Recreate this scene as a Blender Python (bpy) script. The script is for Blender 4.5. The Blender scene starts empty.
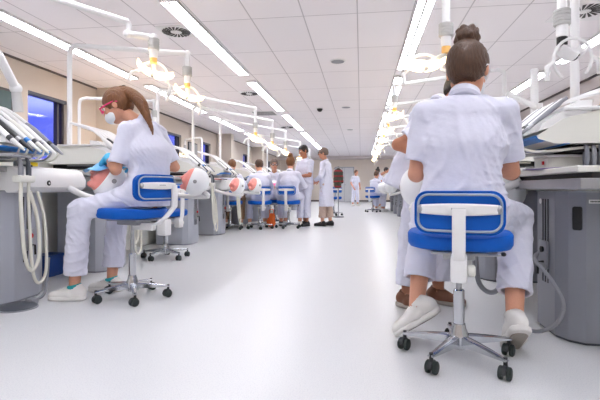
import bpy, bmesh, math, random
import numpy as np
import openvdb
from mathutils import Vector, Matrix

SC = bpy.context.scene
COL = SC.collection
random.seed(7)

# ---------------------------------------------------------------- camera, world, exposure
cam_data = bpy.data.cameras.new('camera')
cam_data.sensor_width = 36.0
cam_data.lens = 440.0 / 600.0 * 36.0
cam_data.shift_y = (188.5 - 200.0) / 600.0
cam_data.clip_start = 0.05
cam = bpy.data.objects.new('camera', cam_data)
cam.location = (0.0, 0.0, 0.82)
cam.rotation_euler = (math.pi / 2, 0.0, math.atan(61.0 / 440.0))
COL.objects.link(cam)
SC.camera = cam

world = bpy.data.worlds.new('dusk_sky')
SC.world = world
world.use_nodes = True
_nt = world.node_tree
_bg = _nt.nodes['Background']
_tc = _nt.nodes.new('ShaderNodeTexCoord')
_sep = _nt.nodes.new('ShaderNodeSeparateXYZ')
_rmp = _nt.nodes.new('ShaderNodeValToRGB')
_nt.links.new(_tc.outputs['Generated'], _sep.inputs[0])
_nt.links.new(_sep.outputs['Z'], _rmp.inputs[0])
_nt.links.new(_rmp.outputs[0], _bg.inputs[0])
_rmp.color_ramp.elements[0].position = 0.135
_rmp.color_ramp.elements[0].color = (0.035, 0.055, 0.36, 1)
_rmp.color_ramp.elements[1].position = 0.165
_rmp.color_ramp.elements[1].color = (0.20, 0.23, 0.62, 1)
_bg.inputs[1].default_value = 1.35

SC.view_settings.view_transform = 'Standard'
SC.view_settings.look = 'None'
SC.view_settings.gamma = 1.0
SC.view_settings.use_curve_mapping = False
SC.view_settings.exposure = 1.10
try:
    SC.cycles.max_bounces = 8
    SC.cycles.diffuse_bounces = 5
    SC.cycles.sample_clamp_indirect = 6.0
except Exception:
    pass

TUBE_STRENGTH = 11.0        # luminaire tubes
LAMP_STRENGTH = 3.2         # operating light lenses
HC = 2.755                  # ceiling height

# ---------------------------------------------------------------- materials
def srgb(r, g, b):
    def f(c):
        c /= 255.0
        return c / 12.92 if c <= 0.04045 else ((c + 0.055) / 1.055) ** 2.4
    return (f(r), f(g), f(b), 1.0)

MATS = {}
def mat(name, rgb, rough=0.5, metal=0.0, bump=0.0, scale=60.0, var=0.0, spec=0.5, emit=0.0, sheen=0.0, stretch=None, trans=0.0):
    if name in MATS:
        return MATS[name]
    m = bpy.data.materials.new(name)
    m.use_nodes = True
    nt = m.node_tree
    b = nt.nodes['Principled BSDF']
    c = srgb(*rgb)
    b.inputs['Base Color'].default_value = c
    b.inputs['Roughness'].default_value = rough
    b.inputs['Metallic'].default_value = metal
    b.inputs['Specular IOR Level'].default_value = spec
    if sheen:
        b.inputs['Sheen Weight'].default_value = sheen
    if trans:
        b.inputs['Transmission Weight'].default_value = trans
    if emit:
        b.inputs['Emission Color'].default_value = c
        b.inputs['Emission Strength'].default_value = emit
    tc = nt.nodes.new('ShaderNodeTexCoord')
    nz = nt.nodes.new('ShaderNodeTexNoise')
    nz.inputs['Scale'].default_value = scale
    nz.inputs['Detail'].default_value = 4.0
    src = tc.outputs['Object']
    if stretch:
        mp = nt.nodes.new('ShaderNodeMapping')
        mp.inputs['Scale'].default_value = stretch
        nt.links.new(src, mp.inputs[0])
        src = mp.outputs[0]
    nt.links.new(src, nz.inputs['Vector'])
    if var:
        mx = nt.nodes.new('ShaderNodeMix')
        mx.data_type = 'RGBA'
        mx.inputs[6].default_value = tuple(max(0, x * (1 - var)) for x in c[:3]) + (1,)
        mx.inputs[7].default_value = tuple(min(1, x * (1 + var)) for x in c[:3]) + (1,)
        nt.links.new(nz.outputs['Fac'], mx.inputs[0])
        nt.links.new(mx.outputs[2], b.inputs['Base Color'])
    if bump:
        bp = nt.nodes.new('ShaderNodeBump')
        bp.inputs['Strength'].default_value = bump
        bp.inputs['Distance'].default_value = 0.01
        nt.links.new(nz.outputs['Fac'], bp.inputs['Height'])
        nt.links.new(bp.outputs[0], b.inputs['Normal'])
    MATS[name] = m
    return m

M = {}
M['white_cotton'] = mat('white_cotton', (215, 216, 231), 0.9, bump=0.2, scale=45, var=0.02, sheen=0.15, spec=0.2)
M['white_plastic'] = mat('white_plastic', (232, 232, 232), 0.35, var=0.02, scale=8)
M['cream_plastic'] = mat('cream_plastic', (222, 222, 214), 0.4, var=0.02, scale=8)
M['grey_plastic'] = mat('grey_plastic', (150, 150, 150), 0.45, var=0.04, scale=20)
M['dark_plastic'] = mat('dark_plastic', (36, 38, 42), 0.4, var=0.1, scale=20)
M['black'] = mat('black', (14, 14, 16), 0.5, var=0.1, scale=20)
M['blue_vinyl'] = mat('blue_vinyl', (2, 90, 188), 0.5, bump=0.12, scale=260, var=0.06, spec=0.25)
M['piping'] = mat('piping', (158, 172, 186), 0.5, var=0.05)
M['blue_plastic'] = mat('blue_plastic', (30, 120, 200), 0.35, var=0.03)
M['chrome'] = mat('chrome', (200, 203, 208), 0.16, 1.0, var=0.05, scale=10)
M['steel'] = mat('steel', (170, 172, 176), 0.35, 1.0, var=0.06, scale=30)
M['cab_light'] = mat('cab_light', (176, 180, 190), 0.42, var=0.03, scale=5)
M['cab_grey'] = mat('cab_grey', (136, 139, 148), 0.36, var=0.04, scale=5)
M['cab_dark'] = mat('cab_dark', (72, 76, 84), 0.4, var=0.04, scale=5)
M['top_grey'] = mat('top_grey', (168, 168, 168), 0.35, var=0.04, scale=12)
M['rubber'] = mat('rubber', (30, 40, 38), 0.6, var=0.1)
M['hose'] = mat('hose', (218, 216, 204), 0.5, var=0.03, scale=30)
M['hose_grey'] = mat('hose_grey', (140, 142, 148), 0.5, var=0.03, scale=30)
M['pink_gum'] = mat('pink_gum', (236, 150, 140), 0.45, var=0.05, scale=25)
M['shell'] = mat('shell', (236, 238, 240), 0.3, var=0.02, scale=8)
M['skin'] = mat('skin', (208, 150, 122), 0.5, bump=0.08, scale=120, var=0.07)
M['skin_tan'] = mat('skin_tan', (176, 116, 86), 0.5, bump=0.08, scale=120, var=0.07)
M['hair_brown'] = mat('hair_brown', (76, 50, 32), 0.45, bump=0.6, scale=30, var=0.6, stretch=(5, 5, .6))
M['hair_light'] = mat('hair_light', (116, 72, 36), 0.45, bump=0.6, scale=30, var=0.6, stretch=(5, 5, .6))
M['hair_dark'] = mat('hair_dark', (34, 26, 24), 0.45, bump=0.5, scale=60, var=0.4, stretch=(6, 6, 1))
M['hair_greybrown'] = mat('hair_greybrown', (104, 88, 78), 0.5, bump=0.5, scale=60, var=0.4)
M['lips'] = mat('lips', (190, 100, 92), 0.5, var=0.05)
M['eye_white'] = mat('eye_white', (225, 225, 222), 0.25, var=0.03)
M['iris'] = mat('iris', (50, 36, 28), 0.2, var=0.1)
M['glove'] = mat('glove', (70, 178, 222), 0.45, bump=0.15, scale=90, var=0.05)
M['dam_blue'] = mat('dam_blue', (120, 188, 236), 0.5, bump=0.2, scale=50, var=0.06)
M['pink_frame'] = mat('pink_frame', (236, 36, 120), 0.3, var=0.03)
M['lens'] = mat('lens', (235, 240, 245), 0.05, trans=0.9)
M['mask_cloth'] = mat('mask_cloth', (232, 236, 240), 0.9, bump=0.2, scale=120, var=0.02)
M['shoe_white'] = mat('shoe_white', (226, 224, 220), 0.55, var=0.04, scale=30)
M['shoe_sole'] = mat('shoe_sole', (168, 160, 150), 0.7, bump=0.3, scale=80, var=0.1)
M['shoe_lining'] = mat('shoe_lining', (40, 160, 165), 0.7, var=0.05)
M['shoe_brown'] = mat('shoe_brown', (110, 66, 42), 0.5, var=0.12, scale=30)
M['shoe_black'] = mat('shoe_black', (30, 30, 32), 0.5, var=0.1)
M['trousers_beige'] = mat('trousers_beige', (196, 172, 158), 0.85, bump=0.2, var=0.04)
M['trousers_brown'] = mat('trousers_brown', (150, 122, 96), 0.85, bump=0.2, var=0.06)
M['orange'] = mat('orange', (240, 110, 40), 0.7, var=0.06)
M['yellow'] = mat('yellow', (246, 216, 30), 0.55, var=0.03)
M['red'] = mat('red', (210, 40, 36), 0.5, var=0.05)
M['paper'] = mat('paper', (238, 236, 240), 0.8, var=0.02)
M['paper_purple'] = mat('paper_purple', (130, 112, 168), 0.8, var=0.12, scale=14)
M['lens_warm'] = mat('lens_warm', (255, 226, 176), 0.4, emit=LAMP_STRENGTH)
M['amber'] = mat('amber', (240, 190, 110), 0.35, var=0.05)
M['tube'] = mat('tube', (246, 247, 254), 0.4, emit=TUBE_STRENGTH)
M['blue_bin'] = mat('blue_bin', (16, 60, 130), 0.45, var=0.06)

# ---------------------------------------------------------------- mesh collector
class MB:
    def __init__(s):
        s.v = []; s.f = []; s.m = []; s.cur = 0
    def add(s, vs, fs):
        o = len(s.v)
        s.v += [tuple(p) for p in vs]
        s.f += [tuple(i + o for i in f) for f in fs]
        s.m += [s.cur] * len(fs)
    def box(s, lo, hi, bev=0.0, rot=None, seg=2):
        lo = Vector(lo); hi = Vector(hi); c = (lo + hi) / 2; d = hi - lo
        bm = bmesh.new()
        bmesh.ops.create_cube(bm, size=1.0)
        for v in bm.verts:
            v.co = Vector((v.co.x * d.x, v.co.y * d.y, v.co.z * d.z))
        if bev:
            bmesh.ops.bevel(bm, geom=bm.edges[:], offset=min(bev, 0.49 * min(d)), segments=seg, profile=0.5, affect='EDGES')
        R = rot if rot is not None else Matrix.Identity(3)
        bm.verts.index_update()
        s.add([R @ v.co + c for v in bm.verts], [[v.index for v in f.verts] for f in bm.faces])
        bm.free()
        return s
    def tube(s, pts, r, n=10, cap=True):
        pts = [Vector(p) for p in pts]
        rs = r if isinstance(r, (list, tuple)) else [r] * len(pts)
        prev = None; vs = []
        for i, p in enumerate(pts):
            a = pts[max(i - 1, 0)]; b = pts[min(i + 1, len(pts) - 1)]
            t = (b - a).normalized() if (b - a).length > 1e-9 else Vector((0, 0, 1))
            if prev is None:
                u = t.orthogonal().normalized()
            else:
                u = prev - t * prev.dot(t)
                u = u.normalized() if u.length > 1e-6 else t.orthogonal().normalized()
            prev = u; w = t.cross(u)
            for k in range(n):
                g = 2 * math.pi * k / n
                vs.append(p + (u * math.cos(g) + w * math.sin(g)) * rs[i])
        fs = []
        for i in range(len(pts) - 1):
            for k in range(n):
                a = i * n + k; b = i * n + (k + 1) % n
                fs.append((a, b, b + n, a + n))
        if cap:
            fs.append(tuple(range(n - 1, -1, -1)))
            fs.append(tuple((len(pts) - 1) * n + k for k in range(n)))
        s.add(vs, fs)
        return s
    def curve(s, pts, r, n=10, res=6):
        return s.tube(catmull(pts, res), r, n)
    def lathe(s, prof, origin=(0, 0, 0), axis=(0, 0, 1), n=20):
        ax = Vector(axis).normalized(); u = ax.orthogonal().normalized(); w = ax.cross(u); o = Vector(origin)
        vs = []
        for (r, z) in prof:
            for k in range(n):
                g = 2 * math.pi * k / n
                vs.append(o + ax * z + (u * math.cos(g) + w * math.sin(g)) * max(r, 1e-4))
        fs = []
        for i in range(len(prof) - 1):
            for k in range(n):
                a = i * n + k; b = i * n + (k + 1) % n
                fs.append((a, b, b + n, a + n))
        fs.append(tuple(range(n - 1, -1, -1)))
        fs.append(tuple((len(prof) - 1) * n + k for k in range(n)))
        s.add(vs, fs)
        return s
    def prism(s, poly, z0, z1, frame=None):
        # poly: 2-D outline (counter clockwise); frame: function (x, y, z) -> point
        fr = frame or (lambda x, y, z: (x, y, z))
        n = len(poly)
        vs = [fr(x, y, z0) for x, y in poly] + [fr(x, y, z1) for x, y in poly]
        fs = [(i, (i + 1) % n, n + (i + 1) % n, n + i) for i in range(n)]
        fs += [tuple(range(n - 1, -1, -1)), tuple(range(n, 2 * n))]
        s.add(vs, fs)
        return s
    def ball(s, c, r, nu=16, nv=10, R=None):
        r = (r, r, r) if not isinstance(r, (tuple, list)) else r
        c = Vector(c); vs = []; R = R or Matrix.Identity(3)
        for i in range(nv + 1):
            th = math.pi * i / nv
            for k in range(nu):
                ph = 2 * math.pi * k / nu
                vs.append(c + R @ Vector((r[0] * math.sin(th) * math.cos(ph), r[1] * math.sin(th) * math.sin(ph), r[2] * math.cos(th))))
        fs = []
        for i in range(nv):
            for k in range(nu):
                a = i * nu + k; b = i * nu + (k + 1) % nu
                fs.append((a, a + nu, b + nu, b))
        s.add(vs, fs)
        return s
    def build(s, name, m, parent=None, smooth=True, at=None, mats=None):
        me = bpy.data.meshes.new(name)
        me.from_pydata(s.v, [], s.f)
        for mm in ([m] if mats is None else mats):
            me.materials.append(M[mm] if isinstance(mm, str) else mm)
        if mats is not None:
            me.polygons.foreach_set('material_index', s.m)
        bm = bmesh.new(); bm.from_mesh(me)
        bmesh.ops.remove_doubles(bm, verts=bm.verts[:], dist=1e-5)
        bmesh.ops.recalc_face_normals(bm, faces=bm.faces[:])
        bm.to_mesh(me); bm.free()
        if smooth:
            me.shade_smooth()
            me.set_sharp_from_angle(angle=math.radians(38))
        o = bpy.data.objects.new(name, me)
        COL.objects.link(o)
        if parent is not None:
            o.parent = parent
        if at is not None:
            o.location = at
        return o

def catmull(pts, res=6):
    p = [Vector(q) for q in pts]
    p = [p[0] * 2 - p[1]] + p + [p[-1] * 2 - p[-2]]
    out = []
    for i in range(1, len(p) - 2):
        for k in range(res):
            t = k / res
            a, b, c, d = p[i - 1], p[i], p[i + 1], p[i + 2]
            out.append(0.5 * ((2 * b) + (c - a) * t + (2 * a - 5 * b + 4 * c - d) * t * t + (3 * b - a - 3 * c + d) * t ** 3))
    out.append(p[-2])
    return out

def rrect(w, h, r, n=5):
    out = []
    for cx, cy, a0 in ((w / 2 - r, h / 2 - r, 0), (-w / 2 + r, h / 2 - r, 90), (-w / 2 + r, -h / 2 + r, 180), (w / 2 - r, -h / 2 + r, 270)):
        for k in range(n + 1):
            a = math.radians(a0 + 90 * k / n)
            out.append((cx + r * math.cos(a), cy + r * math.sin(a)))
    return out

def thing(name, label, cat, loc=(0, 0, 0), rz=0.0, group=None):
    o = bpy.data.objects.new(name, None)
    o.empty_display_size = 0.1
    COL.objects.link(o)
    o.location = loc; o.rotation_euler = (0, 0, rz)
    tag(o, label, cat, group)
    return o

def tag(o, label, cat, group=None):
    o['label'] = label; o['category'] = cat
    if group:
        o['group'] = group
    return o

def struct(o):
    o['kind'] = 'structure'
    return o

def copy_tree(o, parent=None):
    c = o.copy(); COL.objects.link(c)
    if parent is not None:
        c.parent = parent
    for ch in list(o.children):
        copy_tree(ch, c)
    return c

def dup(o, loc, rz, label):
    c = copy_tree(o)
    c.location = loc; c.rotation_euler = (0, 0, rz); c['label'] = label
    return c
# ---------------------------------------------------------------- the room
XL, XR, YN, YF = -5.05, 3.95, -3.0, 27.5

def grid_mat(name, base, line, bw, bh, off, mortar, rough, bump=0.0):
    m = bpy.data.materials.new(name); m.use_nodes = True
    nt = m.node_tree; b = nt.nodes['Principled BSDF']
    b.inputs['Roughness'].default_value = rough
    tc = nt.nodes.new('ShaderNodeTexCoord')
    mp = nt.nodes.new('ShaderNodeMapping')
    mp.inputs['Location'].default_value = off
    br = nt.nodes.new('ShaderNodeTexBrick')
    br.offset = 0.0; br.squash = 1.0
    br.inputs['Scale'].default_value = 1.0
    br.inputs['Brick Width'].default_value = bw
    br.inputs['Row Height'].default_value = bh
    br.inputs['Mortar Size'].default_value = mortar
    br.inputs['Mortar Smooth'].default_value = 0.1
    br.inputs['Color1'].default_value = srgb(*base)
    br.inputs['Color2'].default_value = srgb(*[c - 3 for c in base])
    br.inputs['Mortar'].default_value = srgb(*line)
    nt.links.new(tc.outputs['Object'], mp.inputs[0])
    nt.links.new(mp.outputs[0], br.inputs['Vector'])
    nt.links.new(br.outputs['Color'], b.inputs['Base Color'])
    return m

M['ceiling_tiles'] = grid_mat('ceiling_tiles', (244, 240, 242), (198, 193, 196), 0.6, 1.2, (0.04 + 6.0, -4.9 + 12.0, 0), 0.007, 0.9)
M['wall_cream'] = mat('wall_cream', (205, 194, 182), 0.85, bump=0.05, scale=90, var=0.015)
M['wall_far'] = mat('wall_far', (236, 226, 214), 0.85, bump=0.05, scale=90, var=0.02)
M['wall_panel'] = mat('wall_panel', (214, 206, 204), 0.8, bump=0.05, scale=40, var=0.02)
M['frame_dark'] = mat('frame_dark', (52, 48, 56), 0.45, var=0.05)
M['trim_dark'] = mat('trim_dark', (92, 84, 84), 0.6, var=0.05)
M['door_white'] = mat('door_white', (226, 228, 232), 0.5, var=0.02, scale=6)
M['glass'] = mat('glass', (235, 240, 255), 0.02, trans=1.0)

# speckled vinyl floor
fm = bpy.data.materials.new('vinyl_floor'); fm.use_nodes = True
nt = fm.node_tree; b = nt.nodes['Principled BSDF']
tc = nt.nodes.new('ShaderNodeTexCoord')
n1 = nt.nodes.new('ShaderNodeTexNoise'); n1.inputs['Scale'].default_value = 170; n1.inputs['Detail'].default_value = 2
n2 = nt.nodes.new('ShaderNodeTexNoise'); n2.inputs['Scale'].default_value = 1.2; n2.inputs['Detail'].default_value = 3
r1 = nt.nodes.new('ShaderNodeValToRGB')
r1.color_ramp.elements[0].position = 0.30; r1.color_ramp.elements[0].color = srgb(196, 197, 202)
r1.color_ramp.elements[1].position = 0.5; r1.color_ramp.elements[1].color = srgb(212, 213, 214)
r2 = nt.nodes.new('ShaderNodeMapRange'); r2.inputs['To Min'].default_value = 0.22; r2.inputs['To Max'].default_value = 0.36
nt.links.new(tc.outputs['Object'], n1.inputs['Vector']); nt.links.new(tc.outputs['Object'], n2.inputs['Vector'])
nt.links.new(n1.outputs['Fac'], r1.inputs[0]); nt.links.new(r1.outputs[0], b.inputs['Base Color'])
nt.links.new(n2.outputs['Fac'], r2.inputs['Value']); b.inputs['Roughness'].default_value = 0.34
b.inputs['Specular IOR Level'].default_value = 0.45
M['vinyl_floor'] = fm

struct(MB().box((XL - .2, YN - .2, -0.1), (XR + .2, YF + .2, 0)).build('floor', 'vinyl_floor', smooth=False))
struct(MB().box((XL - .2, YN - .2, HC), (XR + .2, YF + .2, HC + 0.1)).build('ceiling', 'ceiling_tiles', smooth=False))
struct(MB().box((XL - .2, YN - .2, 0), (XR + .2, YN, HC)).build('wall_back', 'wall_cream', smooth=False))
struct(MB().box((XL - .2, YF, 0), (XR + .2, YF + .2, HC)).build('wall_far', 'wall_far', smooth=False))
struct(MB().box((XR, YN, 0), (XR + .2, YF, HC)).build('wall_right', 'wall_panel', smooth=False))

wins = [(0.2, 1.1), (3.0, 3.9), (6.1, 7.0), (10.95, 11.9), (13.45, 14.35), (16.0, 16.9), (18.5, 19.4), (21.0, 21.9), (23.5, 24.4)]
WZ0, WZ1 = 0.98, 2.33
wl = MB(); y = YN
for a, c in wins:
    wl.box((XL - .2, y, 0), (XL, a, HC))
    wl.box((XL - .2, a, 0), (XL, c, WZ0)); wl.box((XL - .2, a, WZ1), (XL, c, HC))
    y = c
wl.box((XL - .2, y, 0), (XL, YF, HC))
struct(wl.build('wall_left', 'wall_cream', smooth=False))
for i, (a, c) in enumerate(wins):
    f = MB(); t = 0.05; x0, x1 = XL - .13, XL - .06
    f.box((x0, a, WZ0), (x1, a + t, WZ1)); f.box((x0, c - t, WZ0), (x1, c, WZ1))
    f.box((x0, a, WZ1 - t), (x1, c, WZ1)); f.box((x0, a, WZ0), (x1, c, WZ0 + t))
    f.box((x0, c - .17, WZ0), (x1, c - .12, WZ1))
    w = struct(f.build('window_%d' % (i + 1), 'frame_dark', smooth=False))
    MB().box((XL - .10, a + t, WZ0 + t), (XL - .094, c - t, WZ1 - t)).build('pane', 'glass', w, smooth=False)
    MB().box((XL - .06, a - .02, WZ0 - .03), (XL + .06, c + .02, WZ0)).build('sill', 'white_plastic', w, smooth=False)
    MB().box((XL - .055, a, WZ1 - .055), (XL - .002, c, WZ1 - .002)).build('blind_rail', 'cab_dark', w, smooth=False)

for y0, y1 in ((7.85, 8.3), (15.0, 15.3), (20.0, 20.3)):
    struct(MB().box((XL, y0, 0), (-4.52, y1, HC), 0.005).build('pillar', 'wall_cream', smooth=False))
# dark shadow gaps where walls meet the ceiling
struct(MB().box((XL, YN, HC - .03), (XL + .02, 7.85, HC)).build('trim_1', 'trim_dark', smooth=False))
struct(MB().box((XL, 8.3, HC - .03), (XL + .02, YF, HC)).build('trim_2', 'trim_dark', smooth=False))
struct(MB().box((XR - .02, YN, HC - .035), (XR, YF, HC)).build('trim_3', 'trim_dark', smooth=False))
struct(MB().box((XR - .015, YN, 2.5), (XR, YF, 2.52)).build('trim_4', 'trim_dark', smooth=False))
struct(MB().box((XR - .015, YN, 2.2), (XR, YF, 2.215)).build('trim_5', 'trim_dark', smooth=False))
struct(MB().box((XL, YN, 0), (XL + .012, YF, .1)).build('baseboard_left', 'trim_dark', smooth=False))
struct(MB().box((XR - .012, YN, 0), (XR, YF, .1)).build('baseboard_right', 'trim_dark', smooth=False))
struct(MB().box((XL, YF - .012, 0), (XR, YF, .1)).build('baseboard_far', 'trim_dark', smooth=False))
struct(MB().box((XL, YF - 1.2, HC - .14), (XR, YF, HC), .01).build('ceiling_bulkhead', 'wall_panel', smooth=False))
for k, yy in enumerate((12.2, 14.0, 16.1, 18.2)):
    m_ = MB()
    m_.box((XR - .012, yy, 2.32), (XR - .002, yy + 1.1, 2.39))
    tag(m_.build('air_slot', 'cab_dark', smooth=False), ['first dark slot grille along the right wall', 'second dark slot grille along the right wall', 'third dark slot grille along the right wall', 'farthest dark slot grille along the right wall'][k], 'grille', 'slot grilles of the right wall')

# white double door in the far wall
d = struct(MB().box((-1.62, YF - .05, 0), (-.42, YF - .001, 2.16), .006).build('door_1', 'cab_light', smooth=False))
for x0, x1 in ((-1.56, -1.03), (-1.01, -.48)):
    p_ = MB().box((x0, YF - .075, .02), (x1, YF - .05, 2.1), .004).build('door_leaf', 'door_white', d, smooth=False)
    xm = x1 - .08 if x0 < -1.3 else x0 + .08
    MB().tube([(xm, YF - .076, 1.05), (xm, YF - .12, 1.05), (xm - .1, YF - .12, 1.05)], .011).build('door_handle', 'steel', p_)

M['grey_light'] = mat('grey_light', (188, 188, 186), 0.5, var=0.04, scale=30)
# ---------------------------------------------------------------- ceiling luminaires
def luminaire_row(xc, ys, names, first):
    for k, y0 in enumerate(ys):
        t = thing('ceiling_luminaire', names % first[k], 'ceiling light', (xc, y0, HC), 0, 'linear ceiling luminaires')
        L = 2.95; w = .088
        f = MB()
        f.box((-w, 0, -.035), (-w + .006, L, 0)); f.box((w - .006, 0, -.035), (w, L, 0)); 
        f.box((-w, 0, -.035), (w, .012, 0)); f.box((-w, L - .012, -.035), (w, L, 0)); f.box((-w, L / 2 - .012, -.035), (w, L / 2 + .012, 0))
        f.box((-w, 0, -.006), (w, L, 0))
        f.build('housing', 'white_plastic', t, smooth=False)
        MB().box((-.013, .012, -.034), (.013, L - .012, -.007)).build('louvre', 'grey_light', t, smooth=False)
        for a in (0.012, L / 2 + .012):
            for sx in (-1, 1):
                x0, x1 = sorted((sx * .0135, sx * (w - .008)))
                MB().box((x0, a, -.024), (x1, a + L / 2 - .024, -.008)).build('diffuser', 'tube', t, smooth=False)
YS = [-2.7, .77, 4.25, 7.7, 11.25, 14.75, 18.25, 21.75]
ords = ['first', 'second', 'third', 'fourth', 'fifth', 'sixth', 'seventh', 'eighth']
luminaire_row(-1.95, YS, 'white linear ceiling light, %s of the row over the left chairs', ords)
luminaire_row(-3.92, YS, 'white linear ceiling light, %s of the row over the left benches', ords)
luminaire_row(.66, YS, 'white linear ceiling light, %s of the row right of the aisle', ords)
luminaire_row(3.0, YS, 'white linear ceiling light, %s of the row near the right wall', ords)

def swirl(x, y, label, r=.2, p=.29):
    t = thing('swirl_diffuser', label, 'air vent', (x, y, HC), 0, 'round swirl air vents')
    MB().box((-p, -p, -.012), (p, p, -.001), .004).build('plate', 'white_plastic', t, smooth=False)
    b_ = MB()
    for k in range(20):
        a = 2 * math.pi * k / 20
        ca, sa = math.cos(a), math.sin(a)
        pl = [(.07, -.006), (r, -.019), (r, .019), (.07, .006)]
        tw = .35
        def fr(x, y, z, ca=ca, sa=sa):
            yy = y + (x - .07) * tw
            return (x * ca - yy * sa, x * sa + yy * ca, z)
        b_.prism(pl, -.016, -.0125, fr)
    b_.build('vanes', 'black', t, smooth=False)
    MB().lathe([(.05, -.02), (.05, -.012)]).build('hub', 'white_plastic', t)
swirl(-2.25, 5.15, 'round swirl air vent beside the nearest lamp of the left chairs row', .165, .19)
swirl(-2.25, 8.71, 'round swirl air vent farther along the left chairs row of lights', .165, .19)
swirl(2.40, 5.16, 'round swirl air vent at the upper right above the pole lamp')
swirl(-2.3, 13.67, 'small distant round swirl air vent left of the ceiling lights')
def disc(x, y, label):
    t = thing('ceiling_speaker', label, 'speaker', (x, y, HC), 0, 'round ceiling speakers')
    MB().lathe([(.105, -.012), (.12, -.006), (.12, -.001)]).build('rim', 'white_plastic', t)
    MB().lathe([(.1, -.015), (.1, -.0125)]).build('grille', 'hose_grey', t)
disc(-.35, 6.69, 'grey round ceiling speaker nearest in the middle of the ceiling')
disc(-.35, 10.5, 'grey round ceiling speaker behind the dome camera')
disc(-.35, 14.5, 'tiny distant grey ceiling speaker above the far door')
t = thing('dome_camera', 'small dark dome camera on the ceiling tiles', 'camera', (-.98, 10.54, HC))
MB().lathe([(.085, -.02), (.09, -.001)]).build('ring', 'white_plastic', t)
MB().ball((0, 0, -.02), (.07, .07, .075)).build('dome', 'dark_plastic', t)
t = thing('return_grille', 'flat grey rectangular air grille in the ceiling', 'air vent', (-2.45, 11.06, HC))
MB().box((-.3, -.3, -.012), (.3, .3, -.001), .003).build('frame', 'white_plastic', t, smooth=False)
s_ = MB()
for k in range(12):
    s_.box((-.27, -.27 + k * .046, -.016), (.27, -.245 + k * .046, -.0125))
s_.build('slats', 'grey_plastic', t, smooth=False)
t = thing('wall_monitor', 'dark green screen hanging on the left wall', 'monitor', (XL, 5.3, 1.75))
MB().box((.0015, -.5, -.45), (.05, .46, .5), .01).build('casing', 'dark_plastic', t, smooth=False)
MB().box((.05, -.46, -.41), (.053, .42, .46)).build('screen', mat('screen_green', (70, 92, 92), 0.25, var=0.3, scale=4), t, smooth=False)
t = thing('wall_monitor', 'dark grey panel on the left wall between two far windows', 'monitor', (XL, 12.7, 1.75))
MB().box((.0015, -.35, -.4), (.04, .35, .45), .01).build('casing', 'dark_plastic', t, smooth=False)
MB().box((.04, -.32, -.37), (.043, .32, .42)).build('screen', 'grey_plastic', t, smooth=False)
# added glowing globe on a post, for the orange glow in the nearest window
t = thing('glow_globe', 'orange glowing globe seen through the nearest window', 'lamp', (-12.0, 13.6, 0))
MB().lathe([(.12, 0), (.07, .4), (.05, 2.4)]).build('post', 'cab_dark', t)
MB().ball((0, 0, 2.62), (.3, .3, .28)).build('globe', mat('orange_glow', (255, 150, 60), .4, emit=3.0), t)
# ---------------------------------------------------------------- bodies: smooth distance fields turned into one continuous mesh
f32 = np.float32
def V(*a):
    return np.array(a if len(a) > 1 else a[0], dtype=np.float64)
def nrm(a):
    a = V(a); return a / (np.linalg.norm(a) + 1e-12)

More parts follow.
